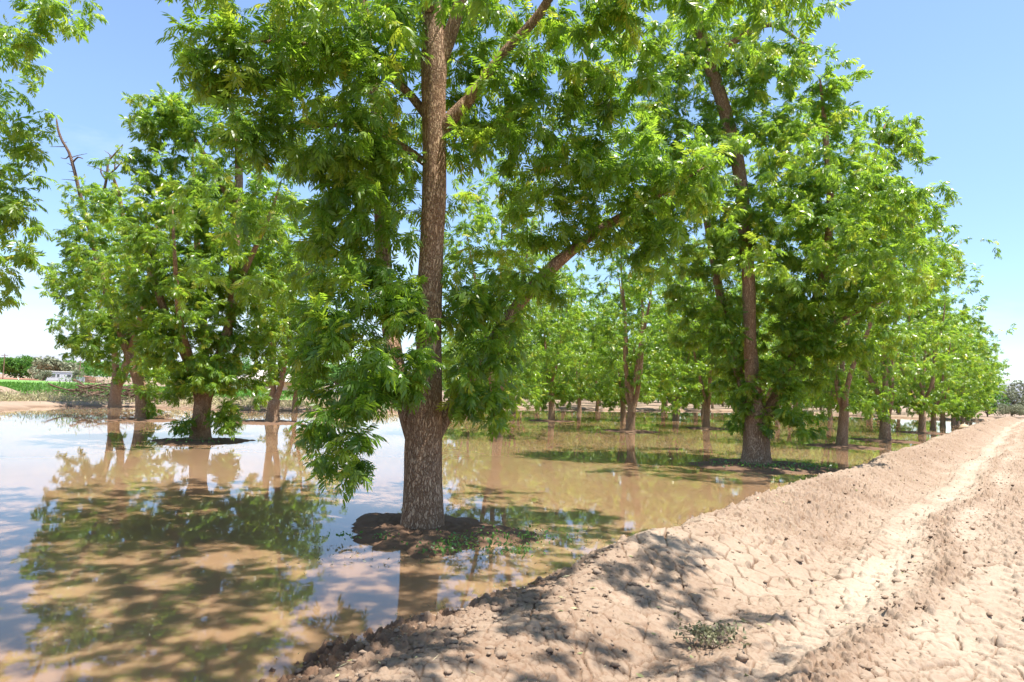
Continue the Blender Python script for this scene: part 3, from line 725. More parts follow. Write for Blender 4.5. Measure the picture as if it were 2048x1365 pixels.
cl2 = np.vstack([B(1450, 660, Y2 - .6, 45, 80, .5, 22), B(1600, 640, Y2 - .7, 50, 80, .5, 24), B(1560, 750, Y2 - .8, 45, 40, .4, 12), blob(rng, (9.7, 17.4, 6.4), (1.6, 1.8, 1.8), 60, .1),
    B(1420, 60, Y2, 130, 90, 1.6, 70), B(1540, 120, Y2 - 1, 100, 80, 1.3, 50), B(1320, 200, Y2 - .5, 70, 100, 1.2, 40), B(1360, 330, Y2, 100, 110, 1.8, 70),
    B(1480, 280, Y2 + .6, 110, 110, 1.6, 56), B(1620, 290, Y2 - .3, 110, 90, 1.8, 60), B(1700, 400, Y2, 110, 110, 1.9, 74), B(1790, 270, Y2 + .5, 50, 75, .7, 22), B(1320, 300, Y2 + .3, 60, 80, 1.2, 30), B(1330, 420, Y2 - .4, 60, 70, 1.0, 26), B(1340, 110, Y2, 60, 60, 1.0, 22), B(1770, 430, Y2 + .5, 80, 90, 1.3, 44),
    B(1560, 440, Y2 - .2, 130, 110, 2.3, 90), B(1420, 480, Y2, 100, 90, 1.8, 60), B(1660, 560, Y2 - .4, 140, 90, 2.0, 84), B(1780, 560, Y2 - .2, 90, 80, 1.4, 44), B(1560, 620, Y2 + .8, 110, 90, 1.4, 50),
    B(1400, 620, Y2 + 1, 80, 80, 1.4, 40), B(1720, 680, Y2 - .6, 110, 60, 1.4, 44), B(1610, 730, Y2 - .2, 80, 60, 1.1, 32), B(1470, 730, Y2 + .8, 55, 70, 1.0, 26), B(1560, 820, Y2 - .4, 55, 45, .8, 14), B(1480, 830, Y2 + .3, 30, 45, .5, 9),
    B(1610, 850, Y2 - 1, 40, 30, .5, 6), B(1500, 790, Y2 - .4, 40, 40, .5, 8), B(1670, 200, Y2 - 1.4, 50, 60, .8, 15),
    blob(rng, (7.4, 16.6, 7.0), (3.4, 1.6, 3.0), 110, 0.1), blob(rng, (7.2, 23.4, 7.2), (3.6, 2.0, 3.6), 110, 0.1), blob(rng, (7.0, 20.0, 11.2), (3.2, 3.0, 1.3), 80)])
make_tree(t2, [rel(l, o2) for l in limbs2], cl2 - o2, rng, LT_MID, per=14, sides=24, step=0.16, seed=21, tint0=0.45, leaf_sc=0.82)
mound(7.5, 20.0, 1.9, 0.07, 2)

# ------------------------------------------------------------------ left-hand trees
o4 = np.array([-10.1, 22.6, 0.0]); Y4 = 22.6
t4 = thing('pecan_tree', 'leafy pecan tree on a dark mound between the bank tree and the brush pile', 'tree', o4)
limbs4 = [plimb([(401, 895, Y4, 40), (402, 860, Y4, 36), (404, 820, Y4, 33), (408, 790, Y4, 32)]),
          plimb([(404, 815, Y4, 22), (385, 745, Y4, 19), (352, 670, Y4, 17), (325, 610, Y4, 15), (300, 520, Y4, 11), (290, 420, Y4, 5)]),
          plimb([(408, 810, Y4, 25), (432, 735, Y4, 20), (462, 630, Y4, 19), (468, 520, Y4, 19), (474, 420, Y4, 19), (478, 340, Y4, 15), (470, 240, Y4, 8), (460, 170, Y4, 3)]),
          plimb([(406, 800, Y4 + .2, 18), (410, 700, Y4 + 1.2, 16), (400, 560, Y4 + 1.8, 14), (390, 420, Y4 + 2, 10), (385, 300, Y4 + 2, 4)]),
          plimb([(462, 600, Y4, 13), (500, 520, Y4 - 1, 11), (540, 430, Y4 - 1.4, 7), (560, 370, Y4 - 1.5, 3)]),
          plimb([(390, 740, Y4, 13), (360, 640, Y4 - 1.6, 11), (350, 520, Y4 - 2.4, 8), (345, 420, Y4 - 2.6, 3)]),
          plimb([(470, 420, Y4, 12), (420, 330, Y4 - .6, 10), (370, 250, Y4 - 1, 7), (320, 215, Y4 - 1.1, 3)])]
DENS[0] = 1.7
cl4 = np.vstack([
    B(330, 240, Y4 - 1, 75, 60, 1.2, 44), B(420, 250, Y4 - .5, 90, 90, 1.6, 50), B(300, 330, Y4 - .8, 45, 60, .9, 18), B(390, 380, Y4, 90, 70, 1.8, 50), B(480, 420, Y4 + .4, 90, 110, 1.8, 60), B(540, 400, Y4 - 1, 60, 90, 1.2, 30),
    B(330, 470, Y4 - .4, 90, 80, 1.7, 54), B(430, 540, Y4, 100, 90, 2.0, 66), B(540, 560, Y4, 70, 110, 1.6, 46), B(300, 590, Y4, 80, 80, 1.4, 50), B(400, 660, Y4 - .6, 100, 70, 1.7, 60), B(500, 690, Y4, 70, 70, 1.2, 34),
    B(320, 690, Y4 - .2, 60, 50, 1.1, 24), B(430, 750, Y4 - .8, 60, 55, 1.1, 32), B(370, 760, Y4 - .3, 40, 50, .8, 18), B(445, 820, Y4 - .7, 35, 35, .6, 9), B(360, 845, Y4 - .8, 24, 16, .5, 4), B(455, 850, Y4 - .8, 22, 20, .4, 4), B(520, 770, Y4 - .3, 30, 40, .6, 7),
    blob(rng, (-10.2, 19.6, 6.2), (3.2, 1.4, 2.8), 74, .1), blob(rng, (-10.0, 25.4, 6.4), (3.4, 1.8, 3.0), 74, .1)])
make_tree(t4, [rel(l, o4) for l in limbs4], cl4 - o4, rng, LT_MID, per=13, sides=20, step=0.16, seed=41, tint0=0.45, leaf_sc=0.86)
mound(-10.0, 22.4, 1.5, 0.06, 3)

o5 = np.array([-17.6, 32.9, 0.0]); Y5 = 32.9
t5 = thing('pecan_tree', 'pecan tree with bare dead branches sticking out above its crown', 'tree', o5)
limbs5 = [plimb([(286, 850, Y5, 28), (285, 815, Y5, 25), (281, 775, Y5, 23), (272, 745, Y5, 22), (262, 715, Y5, 20)]),
          plimb([(270, 745, Y5, 18), (240, 660, Y5, 15), (205, 560, Y5, 13), (180, 460, Y5, 9), (165, 400, Y5, 5)]),
          plimb([(266, 730, Y5, 16), (262, 620, Y5 + .5, 14), (255, 500, Y5 + .5, 11), (240, 400, Y5 + .3, 8), (225, 350, Y5, 5)]),
          plimb([(262, 700, Y5, 12), (290, 600, Y5 - 1.5, 10), (310, 480, Y5 - 2, 6), (320, 400, Y5 - 2, 3)])]
dead5 = [plimb([(172, 430, Y5, 7), (158, 380, Y5, 7), (150, 345, Y5, 6.5), (138, 305, Y5, 5.5), (126, 285, Y5, 5), (117, 262, Y5, 4.5), (113, 238, Y5, 2.5)]),
         plimb([(146, 325, Y5, 4), (156, 315, Y5 - .1, 3), (166, 318, Y5 - .2, 1.5)]), plimb([(140, 310, Y5, 3), (132, 318, Y5, 2), (122, 316, Y5, 1.2)]),
         plimb([(205, 400, Y5, 5), (214, 352, Y5, 5), (216, 322, Y5, 4)]), plimb([(216, 350, Y5, 3.5), (232, 338, Y5, 3), (245, 322, Y5, 2)]), plimb([(216, 325, Y5, 4), (230, 308, Y5, 3), (246, 290, Y5, 2)]),
         plimb([(212, 360, Y5, 4), (202, 345, Y5, 3), (204, 322, Y5, 2)]), plimb([(230, 338, Y5, 3), (230, 318, Y5, 2), (234, 300, Y5, 1.2)])]
_rd = np.random.default_rng(4)
for a_, b_ in ((150, 345), (142, 316), (132, 294), (121, 274), (155, 362), (216, 330), (228, 340), (238, 330), (212, 345), (222, 316), (147, 335), (127, 286)):
    q1 = _rd.normal(0, 14, 2); dead5.append(plimb([(a_, b_, Y5, 2.2), (a_ + q1[0] * .6, b_ - abs(q1[1]) * .5, Y5 + .1, 1.4), (a_ + q1[0] * 1.4, b_ - abs(q1[1]) * .9, Y5 + .1, .6)]))
cl5 = np.vstack([
    B(190, 400, Y5, 70, 45, 1.6, 32), B(240, 440, Y5, 80, 70, 2.2, 50), B(160, 480, Y5, 50, 60, 1.6, 30), B(220, 560, Y5, 100, 80, 2.6, 74), B(140, 580, Y5, 45, 60, 1.5, 28), B(190, 660, Y5 - .4, 80, 60, 2.0, 50), B(270, 650, Y5 + .4, 70, 80, 2.0, 42),
    B(320, 480, Y5, 60, 110, 2.0, 46), B(235, 350, Y5, 14, 12, .3, 2), B(160, 690, Y5, 40, 40, 1.0, 13), B(310, 740, Y5 - .5, 40, 60, 1.2, 26), B(300, 800, Y5, 22, 40, .7, 9), B(210, 720, Y5, 40, 30, 1, 10),
    blob(rng, (-18.4, 29.6, 6.6), (3.0, 1.4, 3.0), 50, .1), blob(rng, (-18.4, 36, 6.6), (3.2, 1.6, 3.0), 50, .1)])
make_tree(t5, [rel(l, o5) for l in limbs5], cl5 - o5, rng, LT_MID, per=10, sides=16, step=0.2, seed=51, tint0=0.45, leaf_sc=0.98, dead=[rel(l, o5) for l in dead5])
mound(-17.5, 32.7, 1.7, 0.05, 4)

o6 = np.array([-26.2, 45.6, 0.12]); Y6 = 45.6
t6 = thing('pecan_tree', 'pecan tree forking low at the far shore right beside the brush pile', 'tree', o6)
limbs6 = [plimb([(230, 822, Y6, 24), (231, 790, Y6, 21), (234, 765, Y6, 22)]), plimb([(232, 775, Y6, 16), (231, 735, Y6, 14), (228, 690, Y6, 12), (215, 600, Y6, 8), (205, 520, Y6, 4)]),
          plimb([(236, 770, Y6, 18), (250, 740, Y6, 17), (257, 705, Y6, 13), (265, 620, Y6, 9), (270, 540, Y6, 4)])]
cl6 = np.vstack([B(220, 660, Y6, 70, 50, 2.5, 40), B(180, 700, Y6, 40, 30, 1.5, 15), B(250, 600, Y6, 90, 70, 3, 60), B(200, 560, Y6, 70, 60, 2.5, 40), B(270, 700, Y6, 40, 40, 1.6, 18), B(235, 500, Y6, 70, 60, 2.5, 40), B(240, 750, Y6 - .5, 18, 20, .6, 6)])
make_tree(t6, [rel(l, o6) for l in limbs6], cl6 - o6, rng, LT_FAR, per=8, sides=12, step=0.3, seed=61, tint0=0.45, leaf_sc=0.85)

o7 = np.array([-11.8, 34.2, 0.0]); Y7 = 34.2
t7 = thing('pecan_tree', 'pecan tree forking into two bare upright stems in front of the brick house', 'tree', o7)
limbs7 = [plimb([(544, 855, Y7, 30), (546, 825, Y7, 23), (549, 800, Y7, 23)]), plimb([(546, 805, Y7, 15), (545, 770, Y7, 14), (545, 725, Y7, 14), (548, 650, Y7, 11), (540, 540, Y7, 7), (535, 460, Y7, 3)]),
          plimb([(552, 800, Y7, 14), (562, 770, Y7, 12), (568, 730, Y7, 12), (575, 650, Y7, 9), (590, 560, Y7, 6), (600, 480, Y7, 3)])]
cl7 = np.vstack([B(560, 640, Y7, 70, 60, 2.2, 52), B(520, 560, Y7, 60, 70, 2.0, 44), B(610, 560, Y7, 60, 80, 2.0, 46), B(560, 460, Y7, 70, 70, 2.0, 46), B(520, 680, Y7, 35, 25, 1.0, 10), B(555, 740, Y7, 12, 30, .3, 5), B(610, 680, Y7, 50, 40, 1.4, 20)])
make_tree(t7, [rel(l, o7) for l in limbs7], cl7 - o7, rng, LT_MID, per=8, sides=12, step=0.25, seed=71, tint0=0.45, leaf_sc=1.15)
mound(-11.8, 34.1, 1.9, 0.05, 5)

# ------------------------------------------------------------------ orchard tree kinds
def orchard_kind(seed, loc, label, LT, nl, per_lump, H=12.0, Rr=4.4, group=None, leaf_sc=1.0, tint=0.37, z0=1.7, sides=12, spread=1.0):
    r = np.random.default_rng(seed)
    root = thing('pecan_tree', label, 'tree', loc, 0, group)
    rad = r.uniform(.21, .27); hf = r.uniform(1.0, 1.7); lean = r.normal(0, .06, 2)
    tr = np.array([(0, 0, -.3, rad * 1.05), (0, 0, .3, rad), (lean[0] * .6, lean[1] * .6, hf * .7, rad * .94), (lean[0], lean[1], hf + .25, rad * .9)])
    limbs = [tr]; nlb = int(r.integers(3, 5)); a0 = r.uniform(0, 6.28)
    for k in range(nlb):
        a = a0 + k * 6.283 / nlb + r.normal(0, .25); sp_ = spread * (r.uniform(.10, .30) if k else .06); h_ = H * r.uniform(.7, .92); rr = rad * r.uniform(.40, .58)
        pts = []
        for f, q in ((0, 1.0), (.12, .92), (.3, .8), (.55, .62), (.8, .36), (1, .1)):
            z = hf - .15 + f * (h_ - hf); w = sp_ * (z - hf) * (1 + .25 * (1 - f)) + .12 * f * Rr
            pts.append((lean[0] + math.cos(a) * w + r.normal(0, .08), lean[1] + math.sin(a) * w + r.normal(0, .08), z, rr * q + .01))
        limbs.append(np.array(pts))
    cl = []
    for k in range(nl):
        z = z0 + (H - z0) * r.beta(1.25, 1.15); e = np.interp((z - z0) / (H - z0), [0, .12, .4, .7, 1], [.45, .8, 1.0, .75, .18]) * Rr
        a = r.uniform(0, 6.283); rad_ = e * math.sqrt(r.uniform(.12, 1)); s_ = r.uniform(.38, .75)
        cl.append(np.array([math.cos(a) * rad_, math.sin(a) * rad_, z]) + r.normal(0, 1, (per_lump, 3)) * np.array([s_, s_, s_ * .75]))
    cl.append(np.stack([r.normal(0, .75, 95), r.normal(0, .75, 95), r.uniform(1.6, H * .75, 95)], 1))
    cl = np.vstack(cl); cl = cl[cl[:, 2] > 0.9]
    cl = cl[(np.hypot(cl[:, 0], cl[:, 1]) < Rr * 1.08) & (cl[:, 2] < H + .4)]
    make_tree(root, limbs, cl, r, LT, per=10, sides=sides, step=0.3, seed=seed, tint0=tint, leaf_sc=leaf_sc * .88, twig_len=0.6)
    return root


MIDK = [orchard_kind(101, (19.1, 34.9, 0), 'thick-trunked pecan tree, third of the large ones along the bank', LT_MID, 58, 9, 12.6, 4.6),
        orchard_kind(102, (14.4, 29.7, 0), 'slim-trunked pecan tree between the two thick ones along the bank', LT_MID, 52, 9, 12.0, 4.2),
        orchard_kind(103, (6.4, 36.3, 0), 'pecan tree in the second row with its lower trunk lit and a leafy fork above', LT_MID, 62, 9, 11.4, 4.3, spread=.4)]
FARK = [orchard_kind(111, (27.3, 45.4, 0), 'pecan tree fourth along the bank with foliage nearly down to the water', LT_FAR, 44, 8, 12.0, 4.6, leaf_sc=.92),
        orchard_kind(112, (2.8, 45.9, 0), 'small dark-trunked pecan just right of the big front tree, third row', LT_FAR, 52, 8, 10.5, 4.4, leaf_sc=.9, z0=1.3),
        orchard_kind(113, (12.1, 42.2, 0), 'slender pecan with a straight bare trunk left of the second bank tree', LT_FAR, 54, 8, 11.2, 4.4, leaf_sc=.92, z0=1.3),
        orchard_kind(114, (13.3, 54.9, 0), 'pecan deep in the orchard leaning a limb to the right', LT_FAR, 52, 8, 10.8, 4.5, leaf_sc=.95, z0=1.2)]
for k, (x, y) in enumerate(((19.1, 34.9), (14.4, 29.7), (6.4, 36.3), (27.3, 45.4), (2.8, 45.9), (12.1, 42.2))): mound(x, y, 1.5, 0.045, 10 + k)
r = np.random.default_rng(5)
placed = [(-1.2, 9.7), (7.3, 20.2), (-10.1, 22.6), (-17.6, 32.9), (-26.2, 45.6), (-11.8, 34.2), (19.1, 34.9), (14.4, 29.7), (6.4, 36.3), (27.3, 45.4), (2.8, 45.9), (12.1, 42.2), (13.3, 54.9)]


def plant(kind, x, y, label, group=None, s=None, rz=None):
    s = s or r.uniform(.9, 1.08); rz = r.uniform(0, 6.28) if rz is None else rz
    z = max(0.0, land_z(x, y)) if su(x, y)[1] < -3 or su(x, y)[1] > 6 else 0
    copy_tree(kind, (x, y, z), rz, (s, s, s * r.uniform(.94, 1.06)), label, group); placed.append((x, y))


plant(MIDK[1], -0.5, 29.5, 'pecan tree directly behind the big front tree, trunk half hidden by low leaves', s=.95)
plant(FARK[0], -14.6, 46.6, 'thin-trunked pecan near the far shore, right of the two-stemmed tree', s=.85)
plant(FARK[1], 8.2, 49.6, 'thin pecan whose trunk shows left of the lit second-row tree', s=.95)
DENS[0] = 1.0
o8 = np.array([-16.4, 16.0, 0.0]); Y8 = 16.0
t8 = thing('pecan_tree', 'pecan tree at the left edge whose trunk stands outside the photo', 'tree', o8)
limbs8 = [np.array([(-16.4, 16, -.3, .3), (-16.4, 16, .5, .27), (-16.35, 16, 1.6, .25)]), np.array([(-16.35, 16, 1.4, .18), (-15.9, 16.1, 3.5, .15), (-15.2, 16, 6, .12), (-14.0, 15.9, 8.5, .07), (-13.2, 15.8, 10, .02)]),
          np.array([(-16.35, 16, 1.4, .18), (-16.9, 15.8, 4, .15), (-17.2, 15.7, 7, .11), (-17.3, 15.7, 10, .03)]), np.array([(-15.6, 16.1, 4.6, .09), (-14.2, 15.8, 5.6, .06), (-13.0, 15.6, 6.2, .02)])]
cl8 = np.vstack([B(90, 20, Y8 - .6, 85, 45, 1.0, 28), B(30, 80, Y8 - .6, 55, 40, .8, 12), B(175, 15, Y8 - .8, 20, 25, .3, 4), B(20, 230, Y8 - .4, 70, 60, 1.0, 18), B(30, 330, Y8, 55, 80, 1.2, 18), B(10, 430, Y8, 85, 60, 1.2, 20), B(20, 520, Y8 - .4, 65, 55, 1.0, 16), B(-20, 580, Y8, 60, 50, 1, 12),
                 B(60, 480, Y8 - .4, 40, 40, .6, 6), B(-80, 100, Y8, 140, 160, 2.0, 90), B(-80, 380, Y8, 130, 190, 2.0, 90), B(-200, 300, Y8, 160, 300, 2.5, 120), B(-60, -120, Y8, 160, 80, 2, 60), B(-340, 300, Y8, 120, 260, 2.5, 60)])
make_tree(t8, [rel(l, o8) for l in limbs8], cl8 - o8, rng, LT_MID, per=8, sides=14, step=0.2, seed=81, tint0=0.52, leaf_sc=.95)
for k, (x, y) in enumerate(((31.5, 51.0), (36.0, 57.0), (41.6, 64.3), (46.0, 70.5), (50.5, 76.5), (55, 82.5), (59.5, 88.5))):
    plant(FARK[k % 4], x, y, 'pecan tree far along the bank row, its crown merging with its neighbours', 'far trees of the row along the bank', s=r.uniform(.82, .92))
mx = 'slim pecan tree deep in the orchard beyond the first rows'
for row in range(0, 13):
    for j in range(-3, 18):
        u = -14.5 - 9.6 * row + r.normal(0, .9); s = 10 + 9.8 * j + (row % 2) * 4.5 + r.normal(0, 1.0)
        x, y = xy(s, u)
        if y < 44 or y > 132 or x < -6 - (y - 60) * .12 or x > y * .80 or x < -y * .8: continue
        if min(math.hypot(x - a, y - b_) for a, b_ in placed) < 6.2: continue
        plant(FARK[int(r.integers(0, 4))], x, y, mx, 'trees deep in the orchard', s=r.uniform(.85, 1.08))


# ------------------------------------------------------------------ leafy plants other than pecans
def foliage(name, P, sizes, tint, rg, mat, parent=None, wide=.4, upright=0.0):
    """Loose leaf blades: one quad each."""
    n = len(P); d = nrm(rg.normal(0, 1, (n, 3)) + np.array([0, 0, upright])); w_ = nrm(np.cross(d, rg.normal(0, 1, (n, 3))))
    L = sizes[:, None]; V = np.stack([P - d * L * .5, P + w_ * L * wide * .5, P + d * L * .5, P - w_ * L * wide * .5], 1)
    return build(name, V.reshape(-1, 3), [np.arange(n * 4).reshape(n, 4)], mat, parent, attrs={'tint': ('FACE', tint)})


def bush(name, label, cat, x, y, z, rx, rz_, n, size, mat, rg, group=None, lumps=9, stem=True):
    root = thing(name, label, cat, (x, y, z), 0, group)
    P = []
    for k in range(lumps):
        a = rg.uniform(0, 6.283); q = rx * .65 * math.sqrt(rg.random()); c = np.array([math.cos(a) * q, math.sin(a) * q, rz_ * rg.uniform(.3, .85) * (1 - .3 * (q / rx) ** 2)])
        s_ = rg.uniform(.25, .5); v_ = nrm(rg.normal(0, 1, (n // lumps, 3))) * (rg.uniform(.2, 1, n // lumps) ** .5)[:, None]
        P.append(c + v_ * np.array([rx * s_, rx * s_, rz_ * s_ * .7]))
    P = np.vstack(P); P[:, 2] = np.maximum(P[:, 2], .03)
    cr = foliage('crown' if stem else 'leaves', P, size * rg.uniform(.6, 1.3, len(P)), rg.random(len(P)), rg, mat, root, .5)
    tw = []
    for k in range(9):
        a = rg.uniform(0, 6.283); e = np.array([math.cos(a) * rx * .5, math.sin(a) * rx * .5, rz_ * rg.uniform(.5, .8)]); f = np.linspace(0, 1, 5)[:, None]
        tw.append(f * e * np.array([1, 1, 0]) * f + f * e * np.array([0, 0, 1]) + rg.normal(0, .02 * rz_, (5, 3)) * f)
    V, Q = tubes_many(np.array(tw), np.full(9, .018 * rz_), np.full(9, .006 * rz_), 5)
    build('stems', V, [Q], M_TWIG, root, smooth=True)['kind'] = 'stuff'
    return root


r2 = np.random.default_rng(9)
# far left, beyond the field
far_l = [('bush', 'grey-green bush beyond the green field at the left edge', -204, 262, 6, 6, M_GREY), ('broadleaf_tree', 'round bright green tree left of the grey shrubs beyond the field', -192, 268, 8.5, 9.5, M_FAR),
         ('bush', 'wide grey-green shrub right of the round green tree', -176, 262, 9, 6.5, M_GREY), ('bush', 'tallest grey-green shrub left of the white mobile home', -158, 240, 9, 8.5, M_GREY), ('bush', 'small grey shrub against the end of the white mobile home', -132.5, 194, 2.6, 3.4, M_GREY),
         ('bush', 'bare greyish shrub between the mobile home and the shed', -119.5, 190, 2.2, 4.0, M_GREY)]
for nme, lab, x, y, rx, rz_, mt in far_l: bush(nme, lab, 'tree' if 'tree' in nme else 'bush', x, y, land_z(x, y), rx, rz_, 2600, rx * .14, mt, r2)
P = np.stack([r2.uniform(-260, 10, 26000), r2.uniform(285, 330, 26000), np.zeros(26000)], 1)
hh = 6.5 + 3.5 * fbm(P[:, 0] * .06, P[:, 1] * .1, 401, 3); P[:, 2] = hh * r2.uniform(.1, 1, len(P)) ** .6
tag(foliage('treeline', P, r2.uniform(.8, 1.9, len(P)), r2.random(len(P)), r2, M_FAR, None, .6), 'long band of green orchard trees far behind the mobile home', 'treeline', None, 'stuff')
bush('broadleaf_tree', 'green tree rising beside the roof of the brick house', 'tree', -52.5, 132, land_z(-52.5, 132), 3.6, 8.0, 3600, .42, M_FAR, r2)
bush('broadleaf_tree', 'broad green tree behind the shed right of the mobile home', 'tree', -112, 216, land_z(-112, 216), 8, 9.0, 3600, .9, M_FAR, r2)
bush('broadleaf_tree', 'green tree behind the small car by the house', 'tree', -38, 150, land_z(-38, 150), 6, 8.5, 3000, .7, M_FAR, r2)
P = np.stack([r2.uniform(-14, 82, 16000), r2.uniform(142, 165, 16000), np.zeros(16000)], 1); P[:, 2] = (7.5 + 3 * fbm(P[:, 0] * .1, P[:, 1] * .1, 402, 3)) * r2.uniform(.02, 1, len(P)) ** .8
tag(foliage('orchard_backdrop_trees', P, r2.uniform(.7, 1.5, len(P)), r2.random(len(P)), r2, M_FAR, None, .6), 'dense green orchard closing the view far behind the flooded rows', 'treeline', None, 'stuff')
# far right, at the end of the road
for nme, lab, x, y, rx, rz_, mt in [('bush', 'tall grey-green bush at the right edge past the end of the road', 80.5, 104, 4.6, 6.2, M_GREY), ('bush', 'grey-green bush left of the tallest one past the road end', 76.2, 104, 3.2, 4.4, M_GREY),
                                    ('bush', 'bright green bush closing the end of the road', 71.8, 103, 3.8, 4.2, M_FAR), ('bush', 'low pale bush under the bright green one at the road end', 72.2, 98.5, 2.4, 1.9, M_GREY), ('bush', 'small yellow-green bush at the right edge low at the road end', 77.0, 101, 1.6, 1.6, M_FAR)]:
    bush(nme, lab, 'bush', x, y, land_z(x, y), rx, rz_, 3200, rx * .085, mt, r2)

# field and red soil
def sheet(name, pts, z, mat):
    me = bpy.data.meshes.new(name); me.from_pydata([(a, b_, z) for a, b_ in pts], [], [tuple(range(len(pts)))]); me.update(); me.materials.append(mat)
    if me.polygons[0].normal.z < 0: me.flip_normals()
    return tag(link(bpy.data.objects.new(name, me)), kind='structure')


sheet('field', [(-20, 66), (-38, 62), (-60, 58), (-140, 62), (-300, 90), (-300, 246), (-125, 188), (-40, 122)], 0.32, M_FIELD)
sheet('red_soil_strip', [(-300, 247), (-150, 225), (-150, 258), (-300, 290)], 0.33, M_RED)
n = 30000; P = np.stack([r2.uniform(-120, -22, n), 62 + 60 * r2.random(n) ** 1.6, np.full(n, .34)], 1); P[:, 2] += r2.uniform(.02, .3, n)
tag(foliage('field_crop', P, r2.uniform(.25, .5, n), r2.random(n), r2, M_CROP, None, .35, 1.5), 'short bright green crop covering the field', 'crop', None, 'stuff')

# weeds on the far bank
def weeds(name, lab, pts, n, hmin, hmax, mat, up=1.6, spread=2.2):
    pts = np.array(pts, float); k = r2.integers(0, len(pts) - 1, n); f = r2.random(n)[:, None]; P = pts[k] * (1 - f) + pts[k + 1] * f + r2.normal(0, 1, (n, 2)) * np.array([spread * .6, spread])
    dens = fbm(P[:, 0] * .8, P[:, 1] * .8, 411, 3); keep = dens > r2.uniform(.25, .6, n); P = P[keep]
    hz = coarse_h(P[:, 0], P[:, 1])[0]; ok = (hz > .05) & ~((P[:, 0] > -33) & (P[:, 0] < -23) & (P[:, 1] > 48.6) & (P[:, 1] < 53)); P = P[ok]; hz = hz[ok]; n = len(P)
    hgt_ = r2.uniform(hmin, hmax, n) * (.5 + fbm(P[:, 0] * .5, P[:, 1] * .5, 421, 2)); z = hz + hgt_ * r2.random(n) ** 1.2
    return tag(foliage(name, np.stack([P[:, 0], P[:, 1], z], 1), r2.uniform(.10, .34, n), np.clip(r2.normal(.55, .25, n), 0, 1), r2, mat, None, .22, up), lab, 'weeds', None, 'stuff')


weeds('dry_weeds', 'dry straw-coloured weeds along the far left bank', [(-36, 36), (-35, 41), (-35, 46), (-33.5, 48.5), (-26, 48.9), (-20, 49.2), (-15, 53), (-9, 57)], 34000, .25, .8, M_DRY)
weeds('green_weeds', 'tall green weeds left of the brush pile', [(-36, 52), (-33.5, 53), (-31, 54.5)], 5000, .6, 1.9, M_WEED, 2.2, 1.2)
weeds('shore_weeds', 'thin weeds at the water line below the house', [(-19, 48.5), (-15, 51), (-9, 55), (-4, 62)], 6000, .1, .45, M_DRY, 1.6, 1.2)

# ------------------------------------------------------------------ brush pile: cut branches lying on each other
proto = None
r3 = np.random.default_rng(15)
for k in range(80):
    ln = r3.uniform(1.2, 3.6); th = r3.uniform(.025, .075) + (.06 if k % 9 == 0 else 0); pts = np.zeros((6, 4)); f = np.linspace(0, 1, 6)
    pts[:, 0] = (f - .5) * ln; pts[:, 1] = r3.normal(0, .09, 6).cumsum() * .8; pts[:, 2] = r3.normal(0, .07, 6).cumsum() * .8; pts[:, 3] = th * (1 - .7 * f)
    c = curve(pts, .35); V, Q, tr = tube(c[:, :3], c[:, 3], 7, k, .12)
    vs = [V]; fs = [Q]; ts = [tr]; off = len(V)
    for q in range(int(r3.integers(1, 4))):
        i = int(r3.integers(len(c) // 4, len(c) - 1)); dq = nrm(np.array([r3.uniform(.3, 1), r3.normal(0, .7), r3.normal(.2, .6)])); lq = r3.uniform(.4, 1.3)
        pq = np.stack([c[i, :3] + dq * lq * t_ + np.array([0, 0, .15 * t_ * t_]) for t_ in (0, .5, 1)]); v2, q2, t2_ = tube(pq, np.array([.5, .35, .12]) * c[i, 3], 5, k + q, .1)
        vs.append(v2); fs.append(q2 + off); ts.append(t2_ + off); off += len(v2)
    o = build('cut_branch', np.vstack(vs), [np.vstack(fs), np.vstack(ts)], M_DEAD, None, smooth=True)
    q = r3.random(); cx = -32.4 + 7.4 * q; cyy = 50.4 + r3.normal(0, .5); top = 1.2 * (1 - .55 * abs(2 * q - .7) / 1.3)
    o.location = (cx, cyy, land_z(cx, cyy) + .12 + top * r3.random() ** .8); o.rotation_euler = (r3.normal(0, .3), r3.normal(0, .22), r3.normal(-.25, .55) + (math.pi if r3.random() < .4 else 0))
    tag(o, 'dead cut branch lying in the brush pile behind the left trees', 'branch', 'cut branches of the brush pile')
def rock(name, label, cat, loc, size, mat, seed, flat=.6):
    n, k = 20, 12; a = np.linspace(0, 2 * np.pi, n, endpoint=False); e = np.linspace(-np.pi / 2, np.pi / 2, k)
    A, Eq = np.meshgrid(a, e, indexing='ij'); q = .75 + .5 * fbm(np.cos(A) * np.cos(Eq) * 1.6 + seed * 5.3, np.sin(A) * np.cos(Eq) * 1.6 + np.sin(Eq) * 2.1, seed + 500, 4)
    V = np.stack([np.cos(A) * np.cos(Eq) * q * size[0], np.sin(A) * np.cos(Eq) * q * size[1], np.sin(Eq) * q * size[2]], -1).reshape(-1, 3)
    i, j = np.meshgrid(np.arange(n), np.arange(k - 1), indexing='ij'); i2 = (i + 1) % n
    o_ = build(name, V, [np.stack([i * k + j, i2 * k + j, i2 * k + j + 1, i * k + j + 1], -1).reshape(-1, 4)], mat, None, smooth=True,
               attrs={'crust': ('POINT', np.full(len(V), .25)), 'damp_shade': ('POINT', np.zeros(len(V)))})
    o_.location = loc; return tag(o_, label, cat)


rock('dirt_heap', 'pale flat-topped heap of dirt on the bank at the left edge, by the field', 'dirt heap', (-38.2, 50, .35), (2.3, 1.4, .75), M_SOIL, 3)
p = spot(1928, 862, 52.5); rock('boulder', 'round tan boulder in the water beside the far bank', 'rock', (p[0], p[1], .12), (.36, .34, .32), M_STONE, 5)

